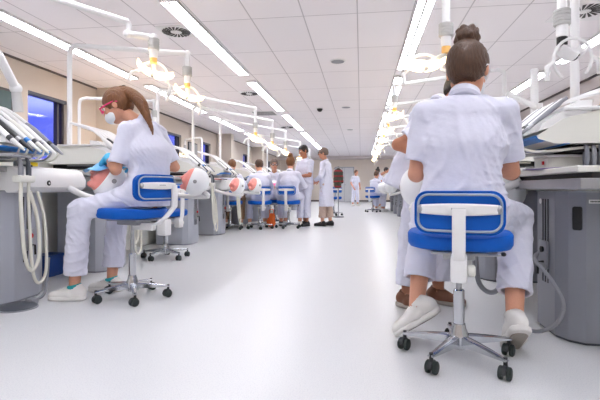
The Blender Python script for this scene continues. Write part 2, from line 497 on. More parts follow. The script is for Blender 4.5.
class Field:
    def __init__(s, lo, hi, h):
        s.h = h; s.lo = V(lo) - 3 * h
        n = np.ceil((V(hi) + 3 * h - s.lo) / h).astype(int) + 1
        s.n = n; s.ax = [(s.lo[i] + h * np.arange(n[i])).astype(f32) for i in range(3)]
        s.D = np.full(tuple(n), 0.2, f32)
    def sl(s, lo, hi):
        r = []
        for i in range(3):
            a = int(max(0, math.floor((lo[i] - s.lo[i]) / s.h))); b = int(min(s.n[i], math.ceil((hi[i] - s.lo[i]) / s.h) + 1))
            if b <= a: return None
            r.append(slice(a, b))
        return tuple(r)
    def pts(s, q):
        return s.ax[0][q[0]][:, None, None], s.ax[1][q[1]][None, :, None], s.ax[2][q[2]][None, None, :]
    def put(s, prim, k=0.02):
        fn, lo, hi = prim
        m = k + 2 * s.h + 0.01
        q = s.sl(V(lo) - m, V(hi) + m)
        if q is None: return s
        d = fn(*s.pts(q)); a = s.D[q]
        if k > 0:
            hh = np.maximum(k - np.abs(a - d), 0) / k
            s.D[q] = np.minimum(a, d) - hh * hh * k * 0.25
        else:
            s.D[q] = np.minimum(a, d)
        return s
    def cut(s, prim, k=0.0):
        fn, lo, hi = prim
        q = s.sl(V(lo) - 3 * s.h, V(hi) + 3 * s.h)
        if q is None: return s
        s.D[q] = np.maximum(s.D[q], -fn(*s.pts(q)))
        return s
    def plane(s, p, n):            # removes what lies on the side n points to
        n = nrm(n); x, y, z = s.pts((slice(None),) * 3)
        s.D = np.maximum(s.D, ((x - p[0]) * n[0] + (y - p[1]) * n[1] + (z - p[2]) * n[2]).astype(f32))
        return s
    def like(s):
        o = Field.__new__(Field); o.h, o.lo, o.n, o.ax = s.h, s.lo, s.n, s.ax
        o.D = np.full(tuple(s.n), 0.2, f32); return o
    def join(s, o, k=.03):
        hh = np.maximum(k - np.abs(s.D - o.D), 0) / k
        s.D = np.minimum(s.D, o.D) - hh * hh * k * 0.25; return s
    def ripple(s, amp, freq, seed, stretch=(1, 1, .6)):
        """cloth creases: sparse soft ridges that fade in and out"""
        rng = np.random.RandomState(seed); x, y, z = s.pts((slice(None),) * 3); tot = 0
        ph = rng.rand(3) * 6
        w = .035 * np.sin(8 * x + 6 * z + ph[0]) + .035 * np.sin(9 * y - 5 * z + ph[1]) + .02 * np.sin(17 * z + 11 * x + ph[2])
        for i in range(6):
            kv = rng.normal(size=3) * V(stretch); kv = kv / np.linalg.norm(kv) * freq * (.7 + .25 * i)
            q = rng.normal(size=3); q = q / np.linalg.norm(q) * freq * .33
            r_ = np.sin(kv[0] * (x + w) + kv[1] * (y + w) + kv[2] * (z + w) + rng.rand() * 6)
            m = np.clip(np.sin(q[0] * x + q[1] * y + q[2] * (z + w) + rng.rand() * 6) * 1.3 + .1, 0, 1)
            tot = tot + m * (np.exp(-(r_ / .38) ** 2) - .25)
        s.D = s.D - (amp * tot).astype(f32)
        return s
    def mesh(s, name, m, parent, origin, mats=None, paint=None):
        g = openvdb.FloatGrid(0.2)
        D = np.ascontiguousarray(s.D); D[0], D[-1] = .2, .2; D[:, 0], D[:, -1] = .2, .2; D[:, :, 0], D[:, :, -1] = .2, .2
        g.copyFromArray(D.astype(np.float64) if False else D)
        p, qd = g.convertToQuads(isovalue=0.0)
        P = p * s.h + s.lo - V(origin)
        me = bpy.data.meshes.new(name)
        me.from_pydata(P.tolist(), [], qd[:, ::-1].tolist())
        for mm in (mats or [m]):
            me.materials.append(M[mm])
        me.shade_smooth()
        o = bpy.data.objects.new(name, me); COL.objects.link(o)
        if parent is not None: o.parent = parent
        return o

def cone(a, b, ra, rb, side=None, kx=1.0):
    a = V(a); b = V(b); d = b - a; L2 = float(d @ d) + 1e-12
    R = max(ra, rb) * max(1, kx)
    lo = np.minimum(a, b) - R; hi = np.maximum(a, b) + R
    def fn(x, y, z):
        px, py, pz = x - f32(a[0]), y - f32(a[1]), z - f32(a[2])
        t = np.clip((px * d[0] + py * d[1] + pz * d[2]) / L2, 0, 1).astype(f32)
        wx, wy, wz = px - t * d[0], py - t * d[1], pz - t * d[2]
        if side is not None and kx != 1.0:
            sd = nrm(side); w = (wx * sd[0] + wy * sd[1] + wz * sd[2]) * (1 - 1 / kx)
            wx, wy, wz = wx - w * sd[0], wy - w * sd[1], wz - w * sd[2]
        return (np.sqrt(wx * wx + wy * wy + wz * wz) - (ra + t * (rb - ra))).astype(f32)
    return fn, lo, hi

def ell(c, r, F=None):
    c = V(c); r = V(r); F = np.eye(3) if F is None else F      # F rows: axes
    R = float(max(r))
    def fn(x, y, z):
        px, py, pz = x - f32(c[0]), y - f32(c[1]), z - f32(c[2])
        k0 = 0; k1 = 0
        for i in range(3):
            q = px * F[i][0] + py * F[i][1] + pz * F[i][2]
            k0 = k0 + (q / r[i]) ** 2; k1 = k1 + (q / r[i] ** 2) ** 2
        k0 = np.sqrt(k0); k1 = np.sqrt(k1) + 1e-6
        return (k0 * (k0 - 1) / k1).astype(f32)
    return fn, c - R, c + R

def end_cut(a, b, inner, over=.07):
    """everything past b, and the hollow inside the cuff"""
    a = V(a); b = V(b); d = nrm(b - a)
    def fn(x, y, z):
        px, py, pz = x - f32(b[0]), y - f32(b[1]), z - f32(b[2])
        pl = px * d[0] + py * d[1] + pz * d[2]
        rad = np.sqrt(np.maximum(px * px + py * py + pz * pz - pl * pl, 0))
        hol = np.minimum(pl + over, inner - rad)          # > 0 inside the hollow
        return (-np.maximum(pl, hol)).astype(f32)
    lo = np.minimum(a, b) - .25; hi = np.maximum(a, b) + .25
    return fn, lo, hi

def two_bone(a, c, l1, l2, pole):
    a = V(a); c = V(c); d = c - a; L = np.linalg.norm(d); L_ = min(L, (l1 + l2) * .999); u = d / L
    x = (l1 * l1 - l2 * l2 + L_ * L_) / (2 * L_); h = math.sqrt(max(l1 * l1 - x * x, 0))
    p = V(pole) - u * (V(pole) @ u)
    return a + u * x + nrm(p) * h

UP = V(0, 0, 1)

def hand_prims(w, h, n, sgn, s=1.0, curl=.5, inf=0.0, spread=1.0):
    """palm, four fingers of unequal length and a thumb; w wrist, h hand direction, n palm normal, sgn +1 thumb side = h x n"""
    h = nrm(h); n = nrm(V(n) - h * (V(n) @ h)); t = nrm(np.cross(h, n)) * sgn
    P = []
    P.append((cone(w, w + h * .04 * s, .024 * s + inf, .021 * s + inf, t, 1.3), .01))
    P.append((cone(w + h * .03 * s, w + h * .078 * s, .0165 * s + inf, .0145 * s + inf, t, 2.3), .012))
    for o, L in ((.029, .072), (.0095, .082), (-.0100, .076), (-.0285, .058)):
        p = w + h * (.088 * s) + t * o * s; dr = nrm(h + t * o * 2.2 * spread)
        ang = 0
        for j, fr in enumerate((.45, .31, .24)):
            ang += curl * (.55 if j == 0 else .8)
            dd = nrm(dr * math.cos(ang) + n * math.sin(ang))
            q = p + dd * L * fr * s
            P.append((cone(p, q, (.0092 - .0008 * j) * s + inf, (.0086 - .001 * j) * s + inf), .004))
            p = q
    p = w + h * .022 * s + t * .026 * s
    d1 = nrm(h * .65 + t * .75 + n * .25); d2 = nrm(h * .9 + t * .25 + n * .45)
    P.append((cone(p, p + d1 * .038 * s, .0125 * s + inf, .0105 * s + inf), .012))
    P.append((cone(p + d1 * .038 * s, p + d1 * .038 * s + d2 * .042 * s, .0105 * s + inf, .0085 * s + inf), .004))
    return P

def person(label, J, look, loc, h=0.008, detail=True, group=None, nolower=False):
    """J: joints in world space; look: what is worn"""
    o = thing('person', label, 'person', loc, 0, group)
    s = J.get('s', 1.0); O = V(loc)
    P = V(J['P']); N = V(J['N']); f = nrm(J['f']); r = nrm(np.cross(f, UP))           # r: to the person's right
    sp = nrm(N - P)
    Cc = P + (N - P) * .55 + V(J.get('bow', (0, 0, 0)))
    rs = nrm(J['rs']) if 'rs' in J else r                                       # shoulder line
    H = V(J['H']); hf = nrm(J['hf']); hu = V(J.get('hu', UP)); hu = nrm(hu - hf * (hu @ hf)); hs = nrm(np.cross(hf, hu))
    hs_ = J.get('hscale', 1.0) * s
    sw = J.get('sw', .165) * s; hw = .088 * s
    sh = J.get('sh') or [N - sp * .085 * s - rs * sw, N - sp * .085 * s + rs * sw]
    sh = [V(q) for q in sh]
    hip = [P - r * hw, P + r * hw]
    ua, fa = .285 * s, .25 * s
    wr = [V(q) for q in J['wr']]
    el = [two_bone(sh[i], wr[i], ua, fa, J['epole'][i]) if 'el' not in J else V(J['el'][i]) for i in (0, 1)]
    an = [V(q) for q in J['an']]
    kn = [two_bone(hip[i], an[i], .43 * s, .42 * s, J['kpole'][i]) if 'kn' not in J else V(J['kn'][i]) for i in (0, 1)]
    td = [nrm(q) for q in J['td']]                                              # foot directions
    hd = [nrm(q) for q in J.get('hd', [wr[0] - el[0], wr[1] - el[1]])]
    hn = J.get('hn', [(0, 0, -1), (0, 0, -1)])
    curl = J.get('curl', [.5, .5])
    allp = [P, N, H] + sh + el + wr + an + kn
    lo = np.min(allp, 0) - .24; hi = np.max(allp, 0) + .24

    # ---- body
    B = Field(lo, hi, J.get('hb', h))
    B.put(cone(P - sp * .01, P + sp * .08 * s, .098 * s, .095 * s, r, 1.5), .03)
    B.put(cone(P + sp * .08 * s, Cc, .09 * s, .10 * s, rs, 1.35), .05)
    B.put(cone(Cc, N - sp * .12 * s, .10 * s, .08 * s, rs, 1.45), .04)
    B.put(cone(N - sp * .06 * s, H - hu * .03 * s, .056 * s, .05 * s), .03)
    for i in (0, 1):
        B.put(cone(N - sp * .08 * s, sh[i] - sp * .01, .046 * s, .042 * s), .03)
        B.put(cone(sh[i] - sp * .01, el[i], .042 * s, .037 * s), .03)
        B.put(cone(el[i], el[i] + (wr[i] - el[i]) * .35, .037 * s, .036 * s), .012)
        B.put(cone(el[i] + (wr[i] - el[i]) * .35, wr[i], .036 * s, .025 * s), .012)
        B.put(cone(hip[i], kn[i], .083 * s, .056 * s), .04)
        B.put(cone(kn[i], kn[i] + (an[i] - kn[i]) * .35, .055 * s, .055 * s), .02)
        B.put(cone(kn[i] + (an[i] - kn[i]) * .35, an[i], .054 * s, .036 * s), .02)
        su_ = V(J.get('su', [UP, UP])[i]); su_ = nrm(su_ - td[i] * (su_ @ td[i])); B.put(cone(an[i] - su_ * .01, an[i] + td[i] * .12 * s - su_ * .055 * s, .033 * s, .015 * s), .01)
        for pr, k in hand_prims(wr[i], hd[i], hn[i], 1 if i == 0 else -1, s, curl[i]):
            B.put(pr, k)
    a = hs_
    FR = np.array([hs, hf, hu])
    def hp(x, y, z): return H + (hs * x + hf * y + hu * z) * a
    B.put(ell(hp(0, -.012, .022), V(.076, .094, .092) * a, FR), .02)
    B.put(ell(hp(0, .036, -.028), V(.058, .056, .082) * a, FR), .03)
    B.put(cone(hp(0, .055, -.088), hp(0, .066, -.086), .022 * a, .019 * a), .03)                         # chin
    for q in (-1, 1):
        B.put(cone(hp(q * .048, -.005, -.06), hp(q * .02, .06, -.088), .02 * a, .016 * a), .025)          # jaw line
        B.put(ell(hp(q * .04, .074, -.022), V(.02, .014, .016) * a, FR), .02)                               # cheek
        B.put(cone(hp(q * .012, .088, .03), hp(q * .045, .074, .032), .01 * a, .009 * a), .014)            # brow
        B.put(ell(hp(q * .079, -.012, -.008), V(.010, .020, .032) * a, FR), .008)                           # ear
        B.cut(ell(hp(q * .031, .103, .012), V(.017, .016, .012) * a, FR))
    B.put(cone(hp(0, .090, .014), hp(0, .110, -.022), .008 * a, .0125 * a), .012)                           # nose
    B.put(cone(hp(-.016, .085, -.054), hp(.016, .085, -.054), .008 * a, .008 * a), .008)
    B.mesh('body', look.get('skin', 'skin'), o, O)

    if detail:
        for q in (-1, 1):
            e = MB(); e.mats = None
            e.ball(hp(q * .031, .081, .012) - O, .0125 * a, 12, 8)
            e.cur = 1
            e.ball(hp(q * .031, .0885, .012) - O, .0068 * a, 10, 6)
            e.build('eye', None, o, mats=['eye_white', 'iris'])
            MB().tube([hp(q * .012, .098, .034) - O, hp(q * .032, .094, .04) - O, hp(q * .05, .078, .034) - O], .0035 * a, 6).build('eyebrow', look.get('hair', ('', 'hair_brown'))[1], o)
        MB().tube([hp(-.022, .088, -.054) - O, hp(-.008, .094, -.051) - O, hp(.008, .094, -.051) - O, hp(.022, .088, -.054) - O], [.003 * a, .006 * a, .006 * a, .003 * a], 6).build('lips', 'lips', o)

    # ---- hair
    if 'hair' in look:
        style, hm = look['hair']
        Hh = Field(H - .30 * a, H + .30 * a, min(h, .007) if detail else .008)
        th = .013 if style not in ('short', 'cap') else .010
        Hh.put(ell(hp(0, -.019, .025), V(.076 + th, .094 + th, .092 + th) * a, FR), .0)
        if style not in ('short', 'cap'):
            Hh.put(ell(hp(0, -.045, -.02), V(.066, .06, .07) * a, FR), .03)
        else:
            Hh.put(ell(hp(0, -.05, -.015), V(.066, .052, .06) * a, FR), .03)
        Hh.cut(ell(hp(0, .115, -.045), V(.098, .092, .105) * a, FR))                                       # face
        Hh.cut(ell(hp(0, .03, -.105), V(.13, .078, .098) * a, FR))                                          # below the ears, jaw
        Hh.plane(hp(0, -.05, -.075 if style not in ('short', 'cap') else -.06), -hu - hf * .2)
        if style == 'bun':
            c0 = hp(0, -.045, .140)
            Hh.put(ell(c0, V(.050, .050, .040) * a, FR), .012)
            for k in range(6):
                a0 = k * 1.05
                p0 = c0 + (hs * math.cos(a0) * .040 + hf * math.sin(a0) * .040 - hu * .012) * a
                p1 = c0 + (hs * math.cos(a0 + 1.3) * .034 + hf * math.sin(a0 + 1.3) * .034 + hu * .026) * a
                Hh.put(cone(p0, p1, .0175 * a, .016 * a), .004)
        if style == 'tail':
            pts = catmull([tuple(hp(0, -.09, .085))] + [tuple(q) for q in look['tail']], 5)
            L = len(pts) - 1
            for k in range(L):
                t0, t1 = k / L, (k + 1) / L
                rr = lambda t: (.024 + .014 * math.sin(math.pi * min(1, t * 1.25)) - .018 * max(0, t - .55) / .45) * a
                Hh.put(cone(pts[k], pts[k + 1], rr(t0), rr(t1)), .015)
        rip = (1, 1, .25)
        if style in ('bun', 'tail', 'long'):
            x, y, z = Hh.pts((slice(None),) * 3)
            qx = (x - H[0]) * hs[0] + (y - H[1]) * hs[1] + (z - H[2]) * hs[2]
            qz = (x - H[0]) * hu[0] + (y - H[1]) * hu[1] + (z - H[2]) * hu[2]
            Hh.D = Hh.D + (.0022 * np.sin(420 * qx + 60 * qz + 3 * np.sin(40 * qz))).astype(f32)
        else:
            Hh.ripple(.0025, 120, 3)
        Hh.mesh('hair', hm, o, O)
        if style == 'bun':
            MB().lathe([(.03 * a, -.006), (.034 * a, 0), (.03 * a, .006)], tuple(hp(0, -.05, .108) - O), tuple(hu), 16).build('hair_tie', look.get('tie', 'cream_plastic'), o)
        if style == 'tail':
            MB().lathe([(.026 * a, -.008), (.03 * a, 0), (.026 * a, .008)], tuple(hp(0, -.098, .083) - O), tuple(nrm(V(look['tail'][0]) - hp(0, -.09, .085))), 16).build('hair_tie', 'dark_plastic', o)
        if style == 'cap':
            C = Field(H - .2 * a, H + .2 * a, .007)
            C.put(ell(hp(0, -.012, .034), V(.092, .108, .096) * a, FR), 0)
            C.plane(hp(0, 0, .05), -hu + hf * .12)
            C.mesh('surgical_cap', 'black', o, O)
    # ---- glasses and mask
    if 'glasses' in look:
        gm = look['glasses']; g = MB()
        for q in (-1, 1):
            ring = [hp(q * (.036 + .028 * math.cos(t_)), .112 - .012 * abs(math.cos(t_)) * (1 if math.cos(t_) > 0 else .2), .010 + .02 * math.sin(t_)) - O for t_ in np.linspace(0, 2 * math.pi, 17)]
            g.tube(ring, .0035 * a, 6)
            g.tube([hp(q * .062, .102, .018) - O, hp(q * .082, .06, .016) - O, hp(q * .085, -.01, .012) - O, hp(q * .083, -.04, -.004) - O], .0045 * a, 6)
        g.tube([hp(-.01, .114, .014) - O, hp(.01, .114, .014) - O], .0035 * a, 6)
        gl = g.build('glasses', gm, o)
        for q in (-1, 1):
            MB().lathe([(.026 * a, -.001), (.026 * a, .001)], tuple(hp(q * .036, .108, .010) - O), tuple(hf + hs * q * .15), 16).build('lens', 'lens', gl)
    if look.get('mask'):
        K = Field(H - .2 * a, H + .2 * a, .005)
        K.put(ell(hp(0, .052, -.055), V(.062, .072, .055) * a, FR), 0)
        K.plane(hp(0, .02, -.05), -hf - hu * .0)
        mk = K.mesh('face_mask', 'mask_cloth', o, O)
        MB().tube([hp(-.06, .03, -.03) - O, hp(-.085, -.02, .01) - O], .002, 5).build('ear_loop', 'mask_cloth', mk)
        MB().tube([hp(.06, .03, -.03) - O, hp(.085, -.02, .01) - O], .002, 5).build('ear_loop', 'mask_cloth', mk)

    # ---- top
    top = look.get('top', 'tunic'); tm = look.get('top_mat', 'white_cotton')
    T = Field(lo, hi, h); hems = []
    g = look.get('ease', .016) * 1.0
    T.put(cone(P + sp * .02 * s, P + (Cc - P) * .55, .106 * s + g, .092 * s + g, rs, 1.42), .05)
    T.put(cone(P + (Cc - P) * .55, Cc, .092 * s + g, .100 * s + g, rs, 1.45), .05)
    T.put(cone(Cc, N - sp * .115 * s, .106 * s + g, .090 * s + g, rs, 1.55), .05)
    for i in (0, 1):
        T.put(cone(N - sp * .070 * s, sh[i] - sp * .004, .050 * s + g * .5, .046 * s + g * .6), .045)
    hem = look.get('hem', .05)
    if J.get('seated'):
        T.put(cone(P + sp * .05 * s, P - UP * .045 * s, .108 * s + g, .112 * s + g, r, 1.5), .04)
        for i in (0, 1):
            q = hip[i] + (kn[i] - hip[i]) * look.get('lap', .42)
            T.put(cone(hip[i] + UP * .01, q + UP * .012, .095 * s, .088 * s), .035)
            T.plane(q, kn[i] - hip[i]) if look.get('lapcut') else None
        hems.append((P - UP * look.get('drop', .075), -UP))
    else:
        dn = -UP
        if top == 'coat':
            bot = P - UP * look.get('coat', .45)
            T.put(cone(P + sp * .03, bot - UP * .1, .112 * s + g, .150 * s + g, r, 1.38), .05)
            hems.append((bot, -UP))
        else:
            bot = P - sp * look.get('drop', .13)
            T.put(cone(P + sp * .03, bot - sp * .06, .108 * s + g, .118 * s + g, r, 1.45), .05)
            hems.append((bot, -sp))
    Rp = T.like(); Rp.D[:] = 0
    Rp.ripple(look.get('fold', .005), 24, look.get('seed', 1)); Rp.ripple(look.get('fold', .005) * .3, 60, look.get('seed', 1) + 5)
    for i in (0, 1):
        S_ = T.like()
        if look.get('long_sleeve') or top == 'coat':
            e_ = wr[i] - nrm(wr[i] - el[i]) * .01
            S_.put(cone(sh[i] - sp * .005, el[i], .052 * s + g * .3, .050 * s), .03)
            S_.put(cone(el[i], e_ + nrm(wr[i] - el[i]) * .04, .050 * s, .044 * s), .02)
            S_.D += Rp.D; S_.cut(end_cut(el[i], e_, .036 * s))
        else:
            e_ = sh[i] + (el[i] - sh[i]) * look.get('slv', .82)
            S_.put(cone(sh[i] - sp * .004, e_ + nrm(el[i] - sh[i]) * .05, .051 * s + g * .3, .068 * s), .03)
            S_.D += Rp.D * .8; S_.cut(end_cut(sh[i], e_, .050 * s, .04))
        if i == 0: sleeves = S_
        else: sleeves.D = np.minimum(sleeves.D, S_.D)
    T.D += Rp.D
    for p_, n_ in hems: T.plane(p_, n_)
    T.join(sleeves, .03)
    T.cut(cone(N - sp * .005 * s, N + (H - N) * .9, .056 * s, .062 * s))
    top_o = T.mesh('lab_coat' if top == 'coat' else 'tunic', tm, o, O)
    if look.get('collar', True):
        ax = nrm(H - N); cN = N + ax * .002
        MB().lathe([(.066 * s, -.045), (.074 * s, -.03), (.067 * s, .004), (.064 * s, .008), (.060 * s, .004), (.060 * s, -.03)], tuple(cN - O), tuple(ax), 22).build('collar', tm, top_o)
    # ---- trousers
    if not nolower:
        tr = look.get('trousers', 'white_cotton')
        Tr = Field(lo, hi, h)
        Tr.put(cone(P - UP * .0, P + sp * .06, .104 * s, .102 * s, r, 1.5), .04)
        cuff = look.get('cuff', .09)
        Rp.D[:] = 0; Rp.ripple(look.get('fold', .005), 30, look.get('seed', 1) + 9, (1, 1, .8))
        Tr.D += Rp.D
        for i in (0, 1):
            dl = nrm(an[i] - kn[i]); L_ = Tr.like(); e_ = an[i] - dl * cuff
            L_.put(cone(hip[i], kn[i], .096 * s, .076 * s), .04)
            L_.put(cone(kn[i], e_ + dl * .05, .076 * s, look.get('leg', .068) * s), .03)
            L_.D += Rp.D; L_.cut(end_cut(kn[i], e_, (look.get('leg', .068) - .018) * s, .05))
            Tr.join(L_, .03)
        Tr.mesh('trousers', tr, o, O)
        # ---- shoes
        for i in (0, 1):
            shoe(o, O, an[i], td[i], look.get('shoe', 'shoe_white'), s, J.get('su', [UP, UP])[i], look)
    # ---- gloves
    if look.get('gloves'):
        for i in (0, 1):
            G = Field(wr[i] - .25, wr[i] + .25, .005)
            for pr, k in hand_prims(wr[i], hd[i], hn[i], 1 if i == 0 else -1, s, curl[i], .0035):
                G.put(pr, k)
            G.put(cone(wr[i] + hd[i] * .02, wr[i] - nrm(wr[i] - el[i]) * .03, .03 * s, .033 * s), .01)
            G.mesh('glove', 'glove', o, O)
    return o

def shoe(parent, O, an, td, m, s, su, look):
    """low shoe: an ankle joint, td toe direction, su sole normal pointing up through the shoe"""
    td = nrm(td); su = nrm(V(su) - td * (V(su) @ td)); sd = np.cross(td, su)
    b = an - su * .075 * s
    F_ = Field(an - .3, an + .3, .006)
    F_.put(cone(b - td * .045 * s + su * .04, b + td * .03 * s + su * .04, .04 * s, .043 * s, sd, .9), 0)
    F_.put(cone(b + td * .03 * s + su * .032, b + td * .15 * s + su * .018, .042 * s, .034 * s, sd, 1.2), .03)
    F_.put(cone(b - td * .035 * s + su * .05, an + su * .012 - td * .006, .04 * s, .045 * s), .02)
    F_.cut(cone(an - su * .01, an + su * .09, .038 * s, .042 * s))
    F_.plane(b + su * .012, -su)
    F_.plane(an + su * .018, su + td * .25)
    sh_ = F_.mesh('shoe', m, parent, O)
    S_ = Field(an - .3, an + .3, .006)
    S_.put(cone(b - td * .042 * s + su * .004, b + td * .15 * s + su * .004, .042 * s, .036 * s, sd, 1.12), 0)
    S_.put(cone(b + td * .05 * s + su * .004, b + td * .12 * s + su * .004, .044 * s, .042 * s, sd, 1.1), .02)
    S_.plane(b + su * .018, su); S_.plane(b - su * .012, -su)
    S_.mesh('sole', look.get('sole', 'shoe_white'), sh_, O)
    if look.get('lace'):
        l_ = MB()
        for k in range(4):
            c_ = b + td * (.055 + .022 * k) * s + su * (.079 - .0085 * k) * s
            l_.tube([c_ - sd * .02 - O - su * .004, c_ + su * .004 - O, c_ + sd * .02 - O - su * .004], .004, 6)
        l_.build('laces', 'white_plastic', sh_)
        MB().lathe([(.045 * s, -.014), (.050 * s, 0), (.046 * s, .012)], tuple(an + su * .012 - O), tuple(su + td * .25), 16).build('lining', 'shoe_lining', sh_)
    if look.get('grey_sole'):
        MB().prism([(b[0] * 0 + x, y) for x, y in rrect(.2 * s, .07 * s, .033 * s)], -.0165, -.0125, lambda x, y, z: tuple(b + td * (x + .05 * s) + sd * y + su * z - O)).build('tread', 'shoe_sole', sh_)
    return sh_
# ---------------------------------------------------------------- furniture builders
def densify(poly, step=.03):
    out = []
    for i, p in enumerate(poly):
        q = poly[(i + 1) % len(poly)]
        n = max(1, int(math.hypot(q[0] - p[0], q[1] - p[1]) / step))
        out += [(p[0] + (q[0] - p[0]) * k / n, p[1] + (q[1] - p[1]) * k / n) for k in range(n)]
    return out

def make_stool(label, loc, rz, seat_z=.60, base_rz=0.0, back_z=.80, back_y=-.215, group='blue dental stools', swing=0.0, brx=0.0):
    """user faces local +y; the backrest stands at -y"""
    t = thing('dental_stool', label, 'stool', loc, rz, group)
    br = Matrix.Rotation(base_rz - rz, 3, 'Z')
    zb = .085
    hub = MB().lathe([(.03, .05), (.043, .06), (.045, .12), (.033, .15), (.03, .17)], n=20)
    hub.build('base_hub', 'chrome', t)
    for k in range(5):
        a = 2 * math.pi * k / 5
        R = br @ Matrix.Rotation(a, 3, 'Z')
        def fr(x, y, z, R=R): return tuple(R @ Vector((x, y, z)))
        arm = MB()
        n = 7
        vs = []; fs = []
        for i in range(n):
            u = i / (n - 1); x = .035 + .235 * u
            w = .022 - .008 * u; zt = .118 - .030 * u ** 1.3; zl = .072 + .006 * u
            for (yy, zz) in ((-w, zl), (w, zl), (w, zt - .006), (w * .5, zt), (-w * .5, zt), (-w, zt - .006)):
                vs.append(fr(x, yy, zz))
        for i in range(n - 1):
            for j in range(6):
                fs.append((i * 6 + j, i * 6 + (j + 1) % 6, (i + 1) * 6 + (j + 1) % 6, (i + 1) * 6 + j))
        fs += [tuple(range(5, -1, -1)), tuple((n - 1) * 6 + j for j in range(6))]
        arm.add(vs, fs)
        arm.build('base_arm', 'chrome', t)
        cR = R @ Matrix.Rotation(.7 + 1.9 * k, 3, 'Z')
        cpos = Vector(fr(.262, 0, 0))
        ca = MB()
        ca.tube([cpos + Vector((0, 0, .095)), cpos + Vector((0, 0, .05))], .009, 8)
        ca.prism([(.033 * math.cos(q), .033 * math.sin(q)) for q in np.linspace(0, math.pi, 9)], -.008, .008, lambda x, y, z: tuple(cpos + cR @ Vector((x - .008, z, y + .03))))
        c_o = ca.build('caster', 'dark_plastic', t)
        for sy in (-1, 1):
            ax = cR @ Vector((0, 1, 0)) * sy
            MB().lathe([(.018, .008), (.028, .009), (.029, .014), (.029, .022), (.024, .026), (.01, .027)], tuple(cpos + cR @ Vector((-.008, 0, .0295))), tuple(ax), 18).build('wheel', 'rubber', c_o)
    MB().lathe([(.026, .15), (.026, .33), (.022, .335)], n=18).build('lift_sleeve', 'chrome', t)
    MB().lathe([(.014, .32), (.014, seat_z - .11)], n=14).build('piston', 'steel', t)
    me_ = MB()
    me_.box((-.07, -.11, seat_z - .115), (.07, .09, seat_z - .085), .008)
    me_.box((-.12, -.17, seat_z - .085), (.12, .14, seat_z - .07), .006)
    me_.build('seat_mechanism', 'steel', t)
    lv = MB().tube([(.05, .0, seat_z - .1), (.16, .03, seat_z - .105), (.2, .05, seat_z - .10)], .007, 8).build('lever', 'steel', t)
    MB().ball((.2, .05, seat_z - .10), (.014, .02, .010)).build('paddle', 'dark_plastic', lv)
    # seat cushion: rounded saddle
    st = MB(); pl = rrect(.47, .43, .16, 7); nn = len(pl); rings = []
    for z_, k_ in ((-.065, .86), (-.058, .95), (-.04, .995), (-.02, 1.0), (-.006, .97), (.0, .90), (.004, .7), (.0, .35)):
        rings.append([(x * k_, y * k_, seat_z + z_ + (.018 * abs(x * k_ / .22) ** 2 if z_ > -.03 else 0)) for x, y in pl])
    vs = [p for r_ in rings for p in r_]; fs = []
    for i in range(len(rings) - 1):
        for j in range(nn):
            fs.append((i * nn + j, i * nn + (j + 1) % nn, (i + 1) * nn + (j + 1) % nn, (i + 1) * nn + j))
    fs += [tuple(range(nn - 1, -1, -1)), tuple((len(rings) - 1) * nn + j for j in range(nn))]
    st.add(vs, fs)
    so = st.build('seat', 'blue_vinyl', t)
    # backrest, slightly curved around the user
    Sw = Matrix.Rotation(swing, 3, 'Z')
    W, Hh = .372, .185
    def curved(x, y, z):
        return tuple(Sw @ Vector((x, back_y - z + 1.1 * x * x, back_z + y)))
    def pad(w, hgt, r, z0, z1, bev):
        m_ = MB(); p_ = densify(rrect(w, hgt, r, 6)); n_ = len(p_); rg = []
        for z_, k_ in ((z0, 0), (z0 + (0.0), 1), (z0 + bev, 1.0), (z1 - bev, 1.0), (z1, 1)):
            ins = bev if z_ in (z0, z1) else 0
            rg.append([curved(x * (1 - 2 * ins / w) * (k_ if k_ else .0), y * (1 - 2 * ins / hgt) * (k_ if k_ else .0), z_) for x, y in p_])
        rg.append([curved(0, 0, z1)] * n_)
        # split long spans so the pad can bend
        m_.add([q for r_ in rg for q in r_], [(i * n_ + j, i * n_ + (j + 1) % n_, (i + 1) * n_ + (j + 1) % n_, (i + 1) * n_ + j) for i in range(len(rg) - 1) for j in range(n_)])
        return m_
    pad(W, Hh, .055, -.028, .022, .012).build('backrest', 'blue_vinyl', t)
    bo = [c for c in t.children if c.name.startswith('backrest')][0]
    ring = MB(); pts = densify(rrect(W - .03, Hh - .028, .046, 6)); pts = pts + [pts[0]]
    ring.tube([curved(x, y, .026) for x, y in pts], .0055, 8)
    ring.build('piping', 'piping', bo)
    ring = MB(); pts = densify(rrect(W - .004, Hh - .004, .054, 6)); pts = pts + [pts[0]]
    ring.tube([curved(x, y, .014) for x, y in pts], .005, 8)
    ring.build('edge_seam', 'blue_vinyl', bo)
    # white bar and bracket behind it
    bar = MB(); xs = np.linspace(-.155, .155, 11)
    vs = []; fs = []
    for x in xs:
        hh_ = .026 - .006 * (abs(x) / .155) ** 2
        for (dy, dz) in ((-hh_, .028), (hh_, .028), (hh_, .040), (hh_ * .7, .046), (-hh_ * .7, .046), (-hh_, .040)):
            vs.append(curved(x, .015 + dy, dz))
    for i in range(len(xs) - 1):
        for j in range(6):
            fs.append((i * 6 + j, i * 6 + (j + 1) % 6, (i + 1) * 6 + (j + 1) % 6, (i + 1) * 6 + j))
    fs += [tuple(range(5, -1, -1)), tuple((len(xs) - 1) * 6 + j for j in range(6))]
    bar.add(vs, fs)
    bar_o = bar.build('back_bar', 'white_plastic', t)
    # lettering-like dark print on the bar
    pr = MB()
    for k in range(6):
        x0 = -.03 + k * .010
        pr.prism([(x0, .019), (x0 + .006, .019), (x0 + .006, .026), (x0, .026)], .0462, .0468, lambda x, y, z: curved(x, y - .004, z))
    pr.build('maker_mark', 'cab_grey', bar_o)
    for sx in (-1, 1):
        MB().ball(curved(sx * .158, .015, .036), (.015, .014, .02)).build('bar_end', 'steel', bar_o)
